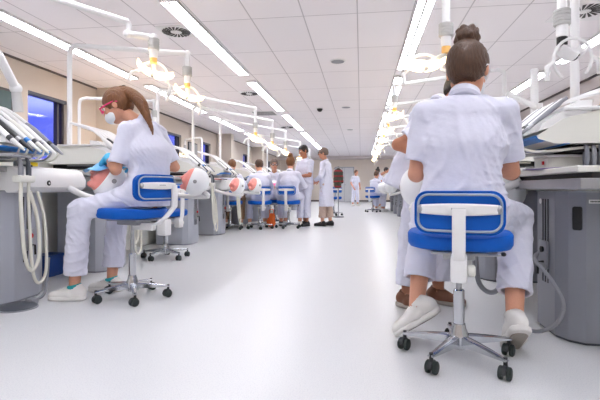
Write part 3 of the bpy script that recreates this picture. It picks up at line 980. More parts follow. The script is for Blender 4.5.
    prof = [(.046, back_z + .02), (.052, back_z - .05), (.05, seat_z + .02), (.042, seat_z - .06), (.01, seat_z - .10), (-.08, seat_z - .108)]
    pp = catmull([(0, -a, b) for a, b in prof], 4)
    br_ = MB(); vs = []; fs = []
    for i, p in enumerate(pp):
        q = pp[min(i + 1, len(pp) - 1)] - pp[max(i - 1, 0)]; q.normalize()
        nn_ = Vector((0, q.z, -q.y))
        for (dx, dn) in ((-.027, -.007), (.027, -.007), (.027, .005), (.019, .009), (-.019, .009), (-.027, .005)):
            c_ = p + nn_ * dn
            vs.append(tuple(Sw @ Vector((dx + brx * min(1, max(0, (c_.z - seat_z + .10) / .12)), c_.y + back_y + 1.1 * brx * brx, c_.z))))
    for i in range(len(pp) - 1):
        for j in range(6):
            fs.append((i * 6 + j, i * 6 + (j + 1) % 6, (i + 1) * 6 + (j + 1) % 6, (i + 1) * 6 + j))
    fs += [tuple(range(5, -1, -1)), tuple((len(pp) - 1) * 6 + j for j in range(6))]
    br_.add(vs, fs)
    br_.build('back_bracket', 'white_plastic', t)
    cl = MB()
    cl.box((-.034 + brx * .5, back_y - .035, seat_z - .19), (.034 + brx * .5, back_y + .05, seat_z - .07), .012)
    cl.box((-.022, back_y + .04, seat_z - .15), (.022, -.02, seat_z - .10), .008)
    cl.build('bracket_clamp', 'white_plastic', t)
    kn = MB().lathe([(.02, 0), (.026, .006), (.026, .028), (.018, .034)], tuple(Sw @ Vector((.034, back_y + .01, seat_z - .14))), tuple(Sw @ Vector((1, 0, 0))), 14).build('knob', 'cream_plastic', t)
    return t

def make_cabinet(label, loc, rz, body='cab_light', dark=False):
    """curved floor cabinet; front towards local +x, y along the row"""
    t = thing('dental_cabinet', label, 'cabinet', loc, rz, 'floor cabinets of the dental benches')
    arc = [(-.5, -.24), (-.14, -.24)] + [(-.14 + .14 * math.sin(a), -.24 + .10 * (1 - math.cos(a)) + .00) for a in np.linspace(.2, 1.2, 5)]
    poly = [(-.5, -.25), (-.10, -.25), (-.035, -.20), (0, -.12), (0, .12), (-.035, .20), (-.10, .25), (-.5, .25)]
    MB().prism(poly, .015, .80).build('body', body, t, smooth=False)
    MB().prism([(x * .96 - .01, y * .95) for x, y in poly], 0, .015).build('plinth', 'cab_dark' if dark else 'cab_grey', t, smooth=False)
    MB().prism([(x + (.006 if x > -.2 else 0), y * 1.02) for x, y in poly], .80, .806).build('top_edge', 'steel', t, smooth=False)
    # hose-bracket rails and a socket panel on the front
    for yy in (-.035, .0, .035):
        MB().box((.0, yy - .004, .28), (.004, yy + .004, .76)).build('slot', 'black', t, smooth=False)
    pn = MB().box((.004, -.055, .36), (.02, .055, .52), .006).build('socket_panel', 'cab_grey' if dark else 'steel', t)
    MB().lathe([(.016, 0), (.018, .012), (.008, .016)], (.02, .01, .47), (1, 0, 0), 12).build('coupling', 'black' if dark else 'red', pn)
    hd = MB().tube([(.02, .02, .40), (.05, .02, .40), (.052, .02, .33)], .007, 8).build('tap_lever', 'black', pn)
    return t

def hose_mb(pts, r=.011):
    return MB().curve(pts, r, 9, 8)

def make_whip(mbs, p0, p1, tip, dark, sag=.03):
    pass

def make_tray(label, loc, rz, fine=False):
    """instrument unit over the bench: wedge shaped body, five whip arms with handpieces sloping down to the aisle (+x)"""
    t = thing('instrument_unit', label, 'dental unit', loc, rz, 'instrument units over the benches')
    side = [(-.62, 1.06), (.02, 1.06), (.10, 1.085), (.11, 1.10), (-.02, 1.19), (-.20, 1.235), (-.62, 1.245)]
    MB().prism([(x, z) for x, z in side], -.24, .24, lambda x, y, z: (x, -z, y)).build('body', 'cream_plastic', t)
    MB().prism([(-.06, 1.056), (.08, 1.076), (.116, 1.092), (.116, 1.104), (.03, 1.098)], -.235, .243, lambda x, y, z: (x, -z, y)).build('accent', 'blue_plastic', t)
    MB().box((-.50, -.26, 1.235), (-.02, .26, 1.252), .006).build('lid', 'white_plastic', t)
    MB().box((-.62, -.16, 1.02), (-.08, .16, 1.06), .01).build('underside', 'black', t, smooth=False)
    MB().tube([(-.5, 0, 1.03), (-.5, 0, .976)], .035, 14).build('post', 'white_plastic', t)
    nw = 8 if fine else 6; q_ = .6 if fine else 1.0
    for k in range(nw):
        y0 = -.19 + k * .38 / (nw - 1); yb = y0 * .9
        pts = catmull([(-.58, yb, 1.475 - .006 * k), (-.34, yb, 1.405 - .006 * k), (-.06, y0, 1.29), (.03, y0, 1.235)], 5) if fine else catmull([(-.42, yb, 1.475 - .006 * k), (-.22, yb, 1.42), (-.04, y0, 1.30), (.03, y0, 1.235)], 5)
        MB().tube(pts, .0125 * q_, 8).build('whip_arm', 'white_plastic', t)
        hp_ = MB()
        a = Vector((-.03, y0, 1.285)); b_ = Vector((.23, y0 + .01, 1.075))
        d_ = (b_ - a)
        hp_.tube([a - d_ * .12, a + d_ * .1, a + d_ * .45, a + d_ * .8, b_], [.016 * q_, .023 * q_, .019 * q_, .015 * q_, .007 * q_], 10)
        ho = hp_.build('handpiece', ('white_plastic', 'hose_grey' if fine else 'dark_plastic', 'white_plastic', 'cream_plastic', 'white_plastic', 'hose_grey')[k % 6], t)
        MB().tube([a + d_ * .56, a + d_ * .66], .0195 * q_, 10).build('ring', ('dark_plastic', 'steel', 'blue_plastic', 'dark_plastic', 'steel', 'dark_plastic')[k % 6], ho)
        MB().curve([tuple(b_ - d_ * .12), (.18, y0, 1.05), (.08, y0, 1.02), (-.2, y0, 1.045), (-.45, yb, 1.05)], .0075, 7, 5).build('supply_hose', 'hose' if k % 2 else 'hose_grey', t)
    rk = MB().prism([(-.16, 1.22), (.03, 1.15), (.10, 1.125), (.085, 1.165), (-.10, 1.285), (-.17, 1.29)], -.235, .235, lambda x, y, z: (x, -z, y)).build('handpiece_rack', 'white_plastic', t)
    bar = MB().box((-.10, -.27, 1.028), (.22, -.10, 1.040), .004).build('steel_tray', 'steel', t)
    MB().tube([(-.10, -.26, 1.045), (.22, -.26, 1.045), (.22, -.11, 1.045)], .004, 6).build('tray_rim', 'steel', bar)
    return t

def make_console(label, loc, rz, mate='white_plastic'):
    """rounded white housing hung below the worktop, carries the phantom head arm"""
    t = thing('bench_console', label, 'console', loc, rz, 'rounded consoles under the worktops')
    pr = [(-.5, .809), (.015, .809), (.03, .79), (.11, .80), (.15, .83), (.155, .89), (.12, .955), (.075, .978), (.034, .978), (.034, .937), (-.5, .937)]
    m_ = MB(); n = len(pr); ys = (-.22, -.19, .42, .48, .51); ks = (.98, 1, 1, .98, .93); vs = []
    for y_, k_ in zip(ys, ks):
        vs += [(-.2 + (x + .2) * k_, y_, .885 + (z - .885) * k_) for x, z in pr]
    fs = [(i * n + j, i * n + (j + 1) % n, (i + 1) * n + (j + 1) % n, (i + 1) * n + j) for i in range(len(ys) - 1) for j in range(n)]
    fs += [tuple(range(n - 1, -1, -1)), tuple((len(ys) - 1) * n + j for j in range(n))]
    m_.add(vs, fs)
    m_.build('housing', mate, t)
    MB().lathe([(.019, 0), (.02, .004), (.012, .006)], (.153, .03, .86), (1, 0, 0), 16).build('button', 'black', t)
    MB().lathe([(.008, .006), (.007, .0075)], (.153, .03, .86), (1, 0, 0), 12).build('button_ring', 'white_plastic', t)
    for yy in (-.12, -.07):
        MB().box((.02, yy, .972), (.08, yy + .03, .992), .004).build('switch', 'dark_plastic', t)
    return t

def make_suction(label, loc, rz, n=2, drop=.46, grey=True):
    """holder with suction handpieces and their hanging hose loops"""
    t = thing('suction_holder', label, 'suction holder', loc, rz, 'suction holders with hanging hoses')
    MB().box((-.015, -.07, .86), (.055, .07, .91), .012).build('holder', 'cream_plastic', t)
    for k in range(n):
        y0 = -.045 + .07 * k
        MB().tube([(.035, y0, .87), (.035, y0, .95), (.03, y0, 1.0), (.0, y0 + .01, 1.05)], [.017, .017, .013, .008], 10).build('suction_handpiece', 'hose_grey' if k == 0 else 'cab_dark', t)
        zl = .86 - drop - .1 * (k % 2)
        MB().curve([(.035, y0, .87), (.04, y0 - .005, .70), (.05, y0 + .015, zl + .12), (.055, y0 + .07, zl), (.05, y0 + .15, zl + .09), (.02, y0 + .17, .60), (-.03, y0 + .16, .80)], .0125 if k == 0 else .0105, 9, 7).build('hose', 'hose', t)
    return t

def phantom(label, c, fwd, up, neck_to):
    """phantom head: white shell, pink face mask, open mouth, and the arm that carries it"""
    c = V(c); fwd = nrm(fwd); up = nrm(V(up) - fwd * (V(up) @ fwd)); sd = np.cross(fwd, up)
    t = thing('phantom_head', label, 'practice head', tuple(c), 0, 'phantom heads along the benches')
    FR = np.array([sd, fwd, up]); R = Matrix((sd, fwd, up)).transposed()
    F_ = Field(V(-.2, -.2, -.2), V(.2, .2, .2), .006)
    F_.put(ell((0, 0, 0), (.118, .125, .135), FR), 0)
    F_.plane(fwd * .055, fwd)
    F_.mesh('shell', 'shell', t, V(0, 0, 0))
    K = Field(V(-.2, -.2, -.2), V(.2, .2, .2), .0055)
    K.put(ell(fwd * .045, (.088, .078, .118), FR), 0)
    K.put(cone(fwd * .115 + up * .02, fwd * .135 - up * .012, .012, .017), .02)
    K.put(cone(fwd * .10 - up * .095, fwd * .105 - up * .09, .02, .02), .02)
    for q in (-1, 1):
        K.put(ell(fwd * .105 + sd * q * .042 - up * .03, (.024, .018, .022), FR), .02)
        K.cut(ell(fwd * .128 + sd * q * .036 + up * .03, (.02, .02, .012), FR))
    K.cut(ell(fwd * .125 - up * .052, (.034, .028, .016), FR))
    K.plane(fwd * .045, -fwd)
    K.mesh('face_mask', 'pink_gum', t, V(0, 0, 0))
    b_ = MB()
    b_.lathe([(.015, 0), (.018, .008), (.010, .012)], tuple(sd * .112), tuple(sd), 14)
    b_.build('ear_bolt', 'grey_plastic', t)
    b_ = MB()
    b_.lathe([(.015, 0), (.018, .008), (.010, .012)], tuple(-sd * .112), tuple(-sd), 14)
    b_.build('ear_bolt', 'grey_plastic', t)
    n0 = -fwd * .09 - up * .06; n1 = V(neck_to) - c
    mid = (n0 + n1) / 2 - UP * .06
    MB().curve([tuple(n0), tuple(n0 - fwd * .05 - up * .04), tuple(mid), tuple(n1)], .024, 10, 6).build('neck_arm', 'white_plastic', t)
    return t

def make_lamp(label, base, top_z, arm, lit=True, drop=.12, head_dir=(0, 0, -1), yaw=0.0, second=None, r=.026, coll='piping_grey', wings=1.0, head_off=(0, 0, 0)):
    """operating light: pole, overhead arm ending at `arm`, jointed drop, ribbed collar and winged reflector head"""
    t = thing('operating_light', label, 'dental lamp', base, 0, 'operating lights on poles')
    O = Vector(base); A = Vector(arm) - O; T = Vector((0, 0, top_z - O.z))
    h = Vector((A.x, A.y, 0)).normalized()
    e0 = T + Vector((0, 0, -.09)); e1 = T + Vector((0, 0, -.025)) + h * .02; e2 = T + h * .09
    MB().tube([(0, 0, 0), e0] + catmull([e0, e1, e2], 4)[1:] + [Vector((A.x, A.y, A.z)) - h * .0], r, 12).build('pole', 'white_plastic', t)
    MB().lathe([(r * 1.9, 0), (r * 1.9, .02), (r * 1.15, .03), (r * 1.15, .07)], n=16).build('pole_foot', 'white_plastic', t)
    J0 = A + Vector((0, 0, 0)); J1 = A + Vector((0, 0, -drop))
    if second is not None:
        S_ = Vector(second)
        MB().curve([A, A + Vector((0, 0, -drop * .5)) + h * .015, A + Vector((0, 0, -drop))], r * .95, 12, 4).build('elbow', 'white_plastic', t)
        MB().tube([A + Vector((0, 0, -drop)), A + Vector((0, 0, -drop)) + S_], r * 1.15, 12).build('link_arm', 'white_plastic', t)
        J1 = A + Vector((0, 0, -drop)) + S_
        top = J1
        MB().ball(tuple(J1), r * 1.45).build('joint', 'white_plastic', t)
        MB().ball(tuple(A + Vector((0, 0, -drop))), r * 1.35).build('joint', 'white_plastic', t)
    else:
        MB().tube([A, J1], r * 1.05, 12).build('drop_tube', 'white_plastic', t)
        MB().ball(tuple(A), r * 1.25).build('joint', 'white_plastic', t)
    prof = []
    for k in range(5):
        z = -.01 - k * .019
        prof += [(r * 1.85, z), (r * 1.85, z - .011), (r * 1.68, z - .014), (r * 1.68, z - .017)]
    MB().lathe(prof, tuple(J1), (0, 0, 1), 18).build('collar', 'grey_light', t)
    MB().lathe([(r * 1.3, -.10), (r * 1.3, -.17), (r * 1.1, -.175)], tuple(J1), (0, 0, 1), 16).build('neck', 'white_plastic', t)
    MB().lathe([(r * 1.15, -.175), (r * 1.15, -.22), (r * .7, -.225)], tuple(J1), (0, 0, 1), 16).build('swivel', 'amber' if lit else 'black', t)
    # head
    Hc = J1 + Vector((0, 0, -.31)) + Vector(head_off)
    hd = MB()
    Ry = Matrix.Rotation(yaw, 3, 'Z')
    dirn = Vector(head_dir).normalized()
    zax = -dirn; xax = (Ry @ Vector((1, 0, 0))); xax = (xax - zax * xax.dot(zax)).normalized(); yax = zax.cross(xax)
    Fm = lambda x, y, z: Hc + xax * x + yax * y + zax * z
    yk = [Fm(.125 * math.cos(a), 0, .125 * math.sin(a) - .02) for a in np.linspace(-.1 if lit else -.9, math.pi + (.1 if lit else .9), 21)]
    head = MB().tube([tuple(p) for p in yk], .0095, 8).build('yoke', 'white_plastic', t)
    MB().tube([tuple(J1 + Vector((0, 0, -.225))), tuple(Fm(0, 0, .02))], .017, 10).build('stem', 'cream_plastic' if lit else 'white_plastic', t)
    b_ = MB().ball(tuple(Fm(0, 0, .0)), (.038, .038, .03)).build('lamp_body', 'white_plastic' if lit else 'black', t)
    for sx in (-1, 1):
        n = 8; vs = []; fs = []
        for i in range(n + 1):
            for j in range(n + 1):
                u = i / n; v = j / n * 2 - 1
                x = sx * (.02 + .135 * u) * wings; y = v * .075 * (1 - .45 * u ** 2); z = -.03 + .055 * u ** 2 + .035 * v * v
                vs.append(Fm(x, y, z))
        m0 = len(vs)
        for i in range(n + 1):
            for j in range(n + 1):
                vs.append(Vector(vs[i * (n + 1) + j]) + zax * .012)
        for i in range(n):
            for j in range(n):
                a = i * (n + 1) + j
                fs.append((a, a + 1, a + n + 2, a + n + 1))
                fs.append((m0 + a + n + 1, m0 + a + n + 2, m0 + a + 1, m0 + a))
        ed = [i * (n + 1) for i in range(n + 1)] + [n * (n + 1) + j for j in range(1, n + 1)] + [i * (n + 1) + n for i in range(n - 1, -1, -1)] + [j for j in range(n - 1, 0, -1)]
        for q in range(len(ed)):
            a, b2 = ed[q], ed[(q + 1) % len(ed)]
            fs.append((a, b2, m0 + b2, m0 + a))
        w_ = MB(); w_.add(vs, fs)
        w_.build('reflector', 'lens_warm' if lit else 'white_plastic', t)
        hb = MB().tube([tuple(Fm(sx * .125, 0, -.02)), tuple(Fm(sx * .17, 0, -.05)), tuple(Fm(sx * .175, 0, -.13))], [.012, .016, .015], 10)
        hb.build('handle', 'white_plastic', t)
    return t

M['grey_light'] = mat('grey_light', (188, 188, 186), 0.5, var=0.04, scale=30)
# ---------------------------------------------------------------- benches
PI = math.pi
LX, RX = -2.45, 1.06
LY = [2.95, 4.2, 6.3, 7.65, 9.6, 10.95, 12.3, 13.8, 15.3, 16.8]
RY = [2.72, 4.3, 5.8, 7.3, 8.8, 10.3, 11.8, 13.3, 14.8, 16.3]
t = thing('bench_partition', 'long cream partition behind the left benches carrying the lamp poles', 'partition', (-3.27, 2.0, 0))
MB().box((-.2, -1.2, 0), (.2, 16.5, 1.07)).build('body', 'cream_plastic', t, smooth=False)
MB().box((-.22, -1.2, 1.07), (.22, 16.5, 1.10), .006).build('cap', 'white_plastic', t, smooth=False)
t = thing('worktop', 'long pale worktop over the left cabinets', 'worktop', (LX, 2.0, 0))
MB().box((-.59, -.6, .94), (.03, 16.4, .975), .008).build('slab', 'top_grey', t, smooth=False)
t = thing('bench_partition', 'long cream partition behind the right cabinets', 'partition', (1.86, 2.0, 0))
MB().box((-.2, -1.2, 0), (.2, 16.5, 1.0)).build('body', 'cream_plastic', t, smooth=False)
MB().box((-.22, -1.2, 1.0), (.22, 16.5, 1.03), .006).build('cap', 'white_plastic', t, smooth=False)
t = thing('worktop', 'layered grey worktop with black gap over the right cabinets', 'worktop', (RX, 2.0, 0))
MB().box((-.085, .15, .895), (.57, 16.4, .925), .006).build('slab', 'cream_plastic', t, smooth=False)
MB().box((-.03, .15, .868), (.57, 16.4, .895)).build('recess', 'black', t, smooth=False)
MB().box((-.075, .15, .815), (.57, 16.4, .868), .004).build('drawer_front', 'steel', t, smooth=False)
t = thing('worktop', 'long worktop of the benches along the left windows', 'worktop', (-3.495, 2.0, 0))
MB().box((-.62, 1.0, .90), (0, 16.4, .94), .008).build('slab', 'white_plastic', t, smooth=False)
MB().box((-.5, 1.0, .0), (-.0, 16.4, .90)).build('body', 'cab_light', t, smooth=False)

wl_ = ['nearest', 'second', 'third', 'fourth', 'fifth', 'sixth', 'seventh', 'eighth', 'ninth', 'tenth']
cab0 = con0 = tr0 = su0 = None
for i, y in enumerate(LY):
    n_ = wl_[i]
    L = 'pale grey curved cabinet, %s along the left benches' % n_
    if i == 0:
        cab0 = make_cabinet('pale grey curved cabinet at the left edge beside the seated woman', (LX, y, 0), 0)
        con0 = make_console('rounded white console with black button above the leftmost cabinet', (LX, y, 0), 0)
        tr0 = make_tray('white instrument unit with fanned handpieces at the left edge', (LX, y - .12, 0), 0)
        su0 = make_suction('suction holder with two long white hoses at the left edge', (LX + .165, y - .25, 0), 0, drop=.60)
    else:
        dup(cab0, (LX, y, 0), 0, L)
        dup(con0, (LX, y, 0), 0, 'rounded white console, %s along the left benches' % n_)
        dup(tr0, (LX, y, 0), 0, 'white instrument unit with handpieces, %s along the left benches' % n_)
        dup(su0, (LX + .165, y + (.20 if i in (2, 3) else -.12), 0), 0, 'suction holder with hanging hoses, %s along the left benches' % n_)
rc0 = None
for i, y in enumerate(RY):
    n_ = wl_[i]
    if i == 0:
        rc0 = make_cabinet('dark grey curved cabinet in front at the right edge', (RX, y, 0), PI, 'cab_grey', True)
        # handle plate, round badge and name plate on the near cabinet
        MB().box((-.078, .204, .60), (-.056, .250, .725), .010, rot=Matrix.Rotation(.91, 3, 'Z')).build('lock_handle', 'black', rc0)
        MB().lathe([(.016, 0), (.016, .002)], (.0, -.075, .745), (1, 0, 0), 16).build('badge', 'white_plastic', rc0)
        MB().box((-.185, .2502, .742), (-.112, .252, .762)).build('name_plate', 'white_plastic', rc0, smooth=False)
        pm = MB(); random.seed(3)
        for k in range(9):
            x0 = -.18 + k * .007
            pm.box((x0, .252, .748), (x0 + .005, .2525, .756))
        pm.build('printed_name', 'dark_plastic', rc0, smooth=False)
    else:
        if i == 1:
            rc1 = make_cabinet('dark grey curved cabinet behind the right-hand seated woman', (RX, y, 0), PI, 'cab_grey', True); src = rc1
        else:
            dup(rc1, (RX, y, 0), PI, 'dark grey curved cabinet, %s along the right benches' % n_)
    if i == 0: trr = make_tray('', (RX - .02, y + .02, 0), PI, True); trr['label'] = 'white instrument unit with handpieces at the right edge above papers'
    else: dup(trr, (RX - .02, y + .02, 0), PI, 'white instrument unit with handpieces, %s along the right benches' % n_)

# things on the near right worktop
t = thing('paper_sheet', 'white and purple papers lying on the right worktop edge', 'papers', (1.06, 2.58, .9255), .25)
MB().box((-.10, -.15, 0), (.11, .15, .004)).build('cover', 'paper_purple', t, smooth=False)
MB().box((-.06, -.15, .0042), (.19, .16, .008), rot=Matrix.Rotation(.18, 3, 'Z')).build('top_sheet', 'paper', t, smooth=False)
t = thing('hose_coil', 'grey ribbed hose coil standing on the right worktop', 'hose', (1.30, 2.56, .927))
for k in range(6):
    ring = [(.05 * math.cos(a) * .45 - .10 + k * .035, .0 + .062 * math.cos(a), .062 + .06 * math.sin(a)) for a in np.linspace(0, 2 * PI, 19)]
    MB().tube(ring, .011, 8).build('coil', 'hose_grey' if k % 2 else 'cab_grey', t)
t = thing('instrument_box', 'low cream box behind papers on the right worktop', 'box', (1.16, 2.74, .926), 0)
MB().box((-.12, -.1, 0), (.14, .1, .07), .008).build('body', 'cream_plastic', t)
MB().box((-.125, -.105, .07), (.145, .105, .085), .006).build('lid', 'white_plastic', t)
MB().box((-.126, -.05, .03), (-.12, -.03, .05)).build('switch', 'red', t)

# hoses and pedals by the near right cabinet
t = thing('floor_socket', 'grey hose from dark cabinet to floor socket beside white shoe', 'hose', (RX - .05, 2.86, 0))
MB().curve([(.045, -.06, .44), (-.01, -.14, .41), (.01, -.30, .33), (.04, -.385, .22), (.015, -.375, .11), (-.04, -.27, .03), (-.10, -.16, .018)], .0105, 9, 7).build('hose', 'hose_grey', t)
MB().lathe([(.045, .0), (.05, .015), (.03, .03), (.02, .07), (.008, .08)], (-.11, -.14, 0), (0, 0, 1), 16).build('socket', 'steel', t)
t = thing('drain_hose', 'thick grey hose looping behind the seat of the front stool', 'hose', (.86, 3.04, 0))
MB().curve([(.15, -.04, .45), (.09, -.01, .24), (.0, .01, .135), (-.09, -.01, .2), (-.12, -.04, .40), (-.13, -.06, .66)], .016, 10, 7).build('hose', 'hose_grey', t)
MB().lathe([(.022, 0), (.026, .01), (.026, .05), (.02, .055)], (-.13, -.06, .64), (0, 0, 1), 14).build('coupling', 'grey_plastic', t)
t = thing('foot_pedal', 'dark oval foot pedal on the floor at the left edge', 'foot pedal', (-2.33, 2.72, 0))
MB().lathe([(.115, 0), (.12, .012), (.10, .026), (.06, .034)], n=24).build('plate', 'cab_dark', t)
MB().lathe([(.125, 0.0), (.126, .006), (.118, .01)], n=24).build('rim', 'steel', t)
MB().box((-.0, .06, .0), (.06, .13, .05), .012).build('hose_connector', 'hose_grey', t)
MB().curve([(.03, .10, .03), (-.02, .2, .012), (-.05, .33, .04), (-.09, .42, .28)], .011, 8, 7).build('hose', 'hose_grey', t)
t = thing('waste_bin', 'small dark blue bin under the left worktop behind white trousers', 'bin', (-2.93, 3.80, 0))
MB().prism(rrect(.17, .22, .03), 0, .19).build('bucket', 'blue_bin', t)
MB().prism(rrect(.185, .235, .034), .175, .2).build('rim', 'blue_bin', t)
t = thing('label_box', 'yellow labelled box on the left worktop below the handpieces', 'box', (-2.47, 2.98, .9755))
MB().box((-.06, -.07, 0), (.04, .07, .055), .004).build('body', 'white_plastic', t)
MB().box((.04, -.055, .012), (.0415, .055, .045)).build('label', 'yellow', t, smooth=False)
for k, yy in enumerate((6.05, 7.4)):
    t = thing('instrument_tray', ['flat red tray on worktop by the third left instrument unit', 'flat red tray on worktop by the fourth left instrument unit'][k], 'tray', (-2.49, yy, .9755), 0, 'red trays on the left worktop')
    MB().box((-.12, -.16, 0), (.05, .16, .012), .004).build('tray', 'red', t)
    MB().box((-.10, -.13, .012), (.03, .13, .016)).build('liner', 'paper', t, smooth=False)

# ---------------------------------------------------------------- phantom heads
phantom('phantom head under blue rubber dam worked on by the left woman', (-1.90, 3.12, .875), (-.55, -.62, .55), (0.1, .1, 1), (-2.40, 3.25, .86))
phantom('large white phantom head right of the left seated woman', (-1.57, 4.05, .885), (-.85, -.25, .35), (0, 0, 1), (-2.40, 4.4, .86))
phantom('phantom head with pink mask beside the fourth left cabinet', (-1.95, 6.8, .86), (-.45, -.8, .35), (0, 0, 1), (-2.40, 6.5, .86))
phantom('phantom head with pink mask before the dark haired seated woman', (-1.86, 7.6, .875), (-.45, -.8, .35), (0, 0, 1), (-2.40, 7.8, .86))
phantom('white phantom head behind the left elbow of the bun haired woman', (.365, 2.87, .83), (.3, .85, .4), (0, 0, 1), (1.0, 2.95, .86))
phantom('white phantom head right of the bun haired woman at the cabinet', (.97, 3.12, .80), (.3, .85, .4), (0, 0, 1), (1.04, 3.5, .84))
for i in (4, 6, 7, 8, 9):
    phantom('white phantom head, %s along the right benches' % wl_[i], (.50 + .02 * i, RY[i] - .1, .86), (.2, .75, .5), (0, 0, 1), (1.0, RY[i] + .2, .86))
dm = MB()
n = 12; vs = []; fs = []
for i in range(n + 1):
    for j in range(n + 1):
        u, v = i / n * 2 - 1, j / n * 2 - 1
        vs.append((u * .085, v * .085, .022 * math.sin(3 * u + 1) * math.cos(2.4 * v) - .03 * (u * u + v * v) * .5))
for i in range(n):
    for j in range(n):
        a = i * (n + 1) + j; fs.append((a, a + n + 1, a + n + 2, a + 1))
dm.add(vs, fs)
o = dm.build('rubber_dam', 'dam_blue', None)
o.location = (-1.955, 3.05, .985); o.rotation_euler = (.12, -.15, .4)
mod = o.modifiers.new('thick', 'SOLIDIFY'); mod.thickness = .003
tag(o, 'blue rubber dam sheet on the phantom head under gloved hands', 'rubber dam')

# ---------------------------------------------------------------- operating lights
make_lamp('lit dental lamp on the long arm entering at the upper left', (-3.12, 1.85, 1.10), 2.30, (-1.93, 3.44, 2.21), True, .10, (-.35, -.15, -1), .3, second=(.17, .12, 0))
make_lamp('lit dental lamp on tall white pole by the near left window', (-3.12, 4.37, 1.10), 2.36, (-1.76, 4.30, 2.20), True, .13, (-.35, -.1, -1), .5)
yl = [6.45, 7.9, 9.5, 12.0, 14.5]
nm = ['third', 'fourth', 'fifth', 'sixth', 'seventh', 'eighth', 'ninth']
for k, y in enumerate(yl):
    make_lamp('lit dental lamp on white pole, %s along the left benches' % nm[k], (-3.12, y, 1.10), 2.36, (-1.80, y + .95, 2.20), True, .24, (-.35, -.1, -1), .5 + .2 * k, wings=.85)
make_lamp('unlit dental lamp with white ring yoke at the upper right', (1.90, 1.75, 1.03), 2.32, (1.22, 2.89, 2.26), False, .34, (.12, .15, -1), .25, wings=.55, head_off=(.06, 0, .02))
make_lamp('lit dental lamp beside the hair bun on the thick white pole', (1.44, 3.22, .925), 2.42, (.61, 3.30, 2.36), True, .34, (.1, -.2, -1), .2, r=.028, head_off=(-.14, .06, .01))
for k, y in enumerate([6.0, 7.5, 9.0, 10.5, 12.0, 13.5, 15.0]):
    make_lamp('lit dental lamp on white pole, %s along the right benches' % nm[k], (1.84, y, 1.03), 2.36, (.45, y + .1, 2.22), True, .13, (.35, -.1, -1), .5 + .2 * k)
for k, y in enumerate([5.74, 8.2, 10.6]):
    make_lamp('dental lamp of the window benches behind the %s left units' % ['near', 'middle', 'far'][k], (-3.95, y, .94), 2.10, (-2.95 if k == 0 else -4.5, y + .25, 2.08), k > 0, .13, (-.2, 0, -1), .4, r=.022)
t = thing('equipment_pole', 'slim white pole behind the right instrument unit with side arm', 'pole', (1.86, 5.07, 1.03))
MB().tube([(0, 0, 0), (0, 0, 1.07)], .04, 14).build('pole', 'white_plastic', t)
MB().lathe([(.043, 1.05), (.043, 1.075), (.03, 1.085)], n=14).build('cap', 'white_plastic', t)
MB().tube([(0, -.05, .66), (-.30, -.05, .82)], .03, 12).build('side_arm', 'white_plastic', t)
MB().tube([(.03, -.06, .70), (.03, -.06, .42)], .032, 12).build('arm_joint', 'white_plastic', t)

# warm light thrown by the lamp of the window bench on the wall pillar
def lamp_light(name, loc, power, size=.08, col=(1, .66, .32)):
    l = bpy.data.lights.new(name, 'POINT'); l.energy = power; l.color = col; l.shadow_soft_size = size
    o = bpy.data.objects.new(name, l); o.location = loc; COL.objects.link(o)
lamp_light('window_bench_lamp_light', (-4.1, 7.0, 1.5), 7.0)

# ---------------------------------------------------------------- stools
st0 = make_stool('blue stool under the left seated woman with ponytail', (-1.70, 3.10, 0), 1.22, seat_z=.665, base_rz=.25, back_z=.825, back_y=-.265, brx=.13)
make_stool('blue stool with white bracket in front under the right seated woman', (.468, 2.21, 0), -.21, seat_z=.605, base_rz=.28, back_z=.715, back_y=-.235)
def stool_copy(x, y, rz, label):
    return dup(st1, (x, y, 0), rz, label)
st1 = make_stool('blue stool under the dark haired woman in the group', (-2.05, 8.8, 0), .5, seat_z=.56, back_z=.78)
stool_copy(-1.49, 9.02, -.05, 'blue stool under the woman with light brown bun')
stool_copy(-2.60, 8.56, .1, 'blue stool under the brown trousered person at the bench')
stool_copy(-1.95, 9.9, 2.6, 'blue stool under the man with glasses facing the aisle')
stool_copy(-2.28, 4.92, 1.2, 'empty blue stool behind the left seated woman')
stool_copy(-.83, 13.4, .6, 'distant empty blue stool behind the standing pair')
stool_copy(.40, 15.5, -.5, 'distant blue stool under person at the right benches')

# small things in the distance
t = thing('coat_stand', 'thin coat stand behind the woman in long coat', 'coat stand', (-.64, 12.6, 0))
MB().tube([(0, 0, .02), (0, 0, 1.45)], .014, 8).build('pole', 'steel', t)
MB().lathe([(.16, 0), (.16, .02), (.03, .035)], n=18).build('base', 'cab_dark', t)
MB().tube([(-.14, 0, 1.38), (0, 0, 1.45), (.14, 0, 1.38)], .009, 8).build('hanger', 'steel', t)
t = thing('striped_jacket', 'dark green jacket with red stripes hanging behind the long coat', 'jacket', (-.64, 12.6, .80))
F_ = Field(V(-.25, -.12, 0), V(.25, .12, .66), .012)
F_.put(cone((-.02, 0, .08), (0, 0, .46), .06, .05, (1, 0, 0), 1.8), .02)
F_.put(cone((0, 0, .46), (0, 0, .575), .06, .03, (1, 0, 0), 2.3), .03)
F_.put(cone((-.09, 0, .5), (-.11, 0, .2), .04, .035), .02); F_.put(cone((.09, 0, .5), (.11, 0, .2), .04, .035), .02)
F_.ripple(.008, 30, 4)
jm = bpy.data.materials.new('striped_cloth'); jm.use_nodes = True
nt = jm.node_tree; b = nt.nodes['Principled BSDF']; b.inputs['Roughness'].default_value = .9
tc = nt.nodes.new('ShaderNodeTexCoord'); wv = nt.nodes.new('ShaderNodeTexWave'); wv.bands_direction = 'Z'; wv.inputs['Scale'].default_value = 2.1
rp = nt.nodes.new('ShaderNodeValToRGB'); rp.color_ramp.interpolation = 'CONSTANT'
rp.color_ramp.elements[0].color = srgb(70, 74, 62); rp.color_ramp.elements[1].position = .82; rp.color_ramp.elements[1].color = srgb(150, 44, 52)
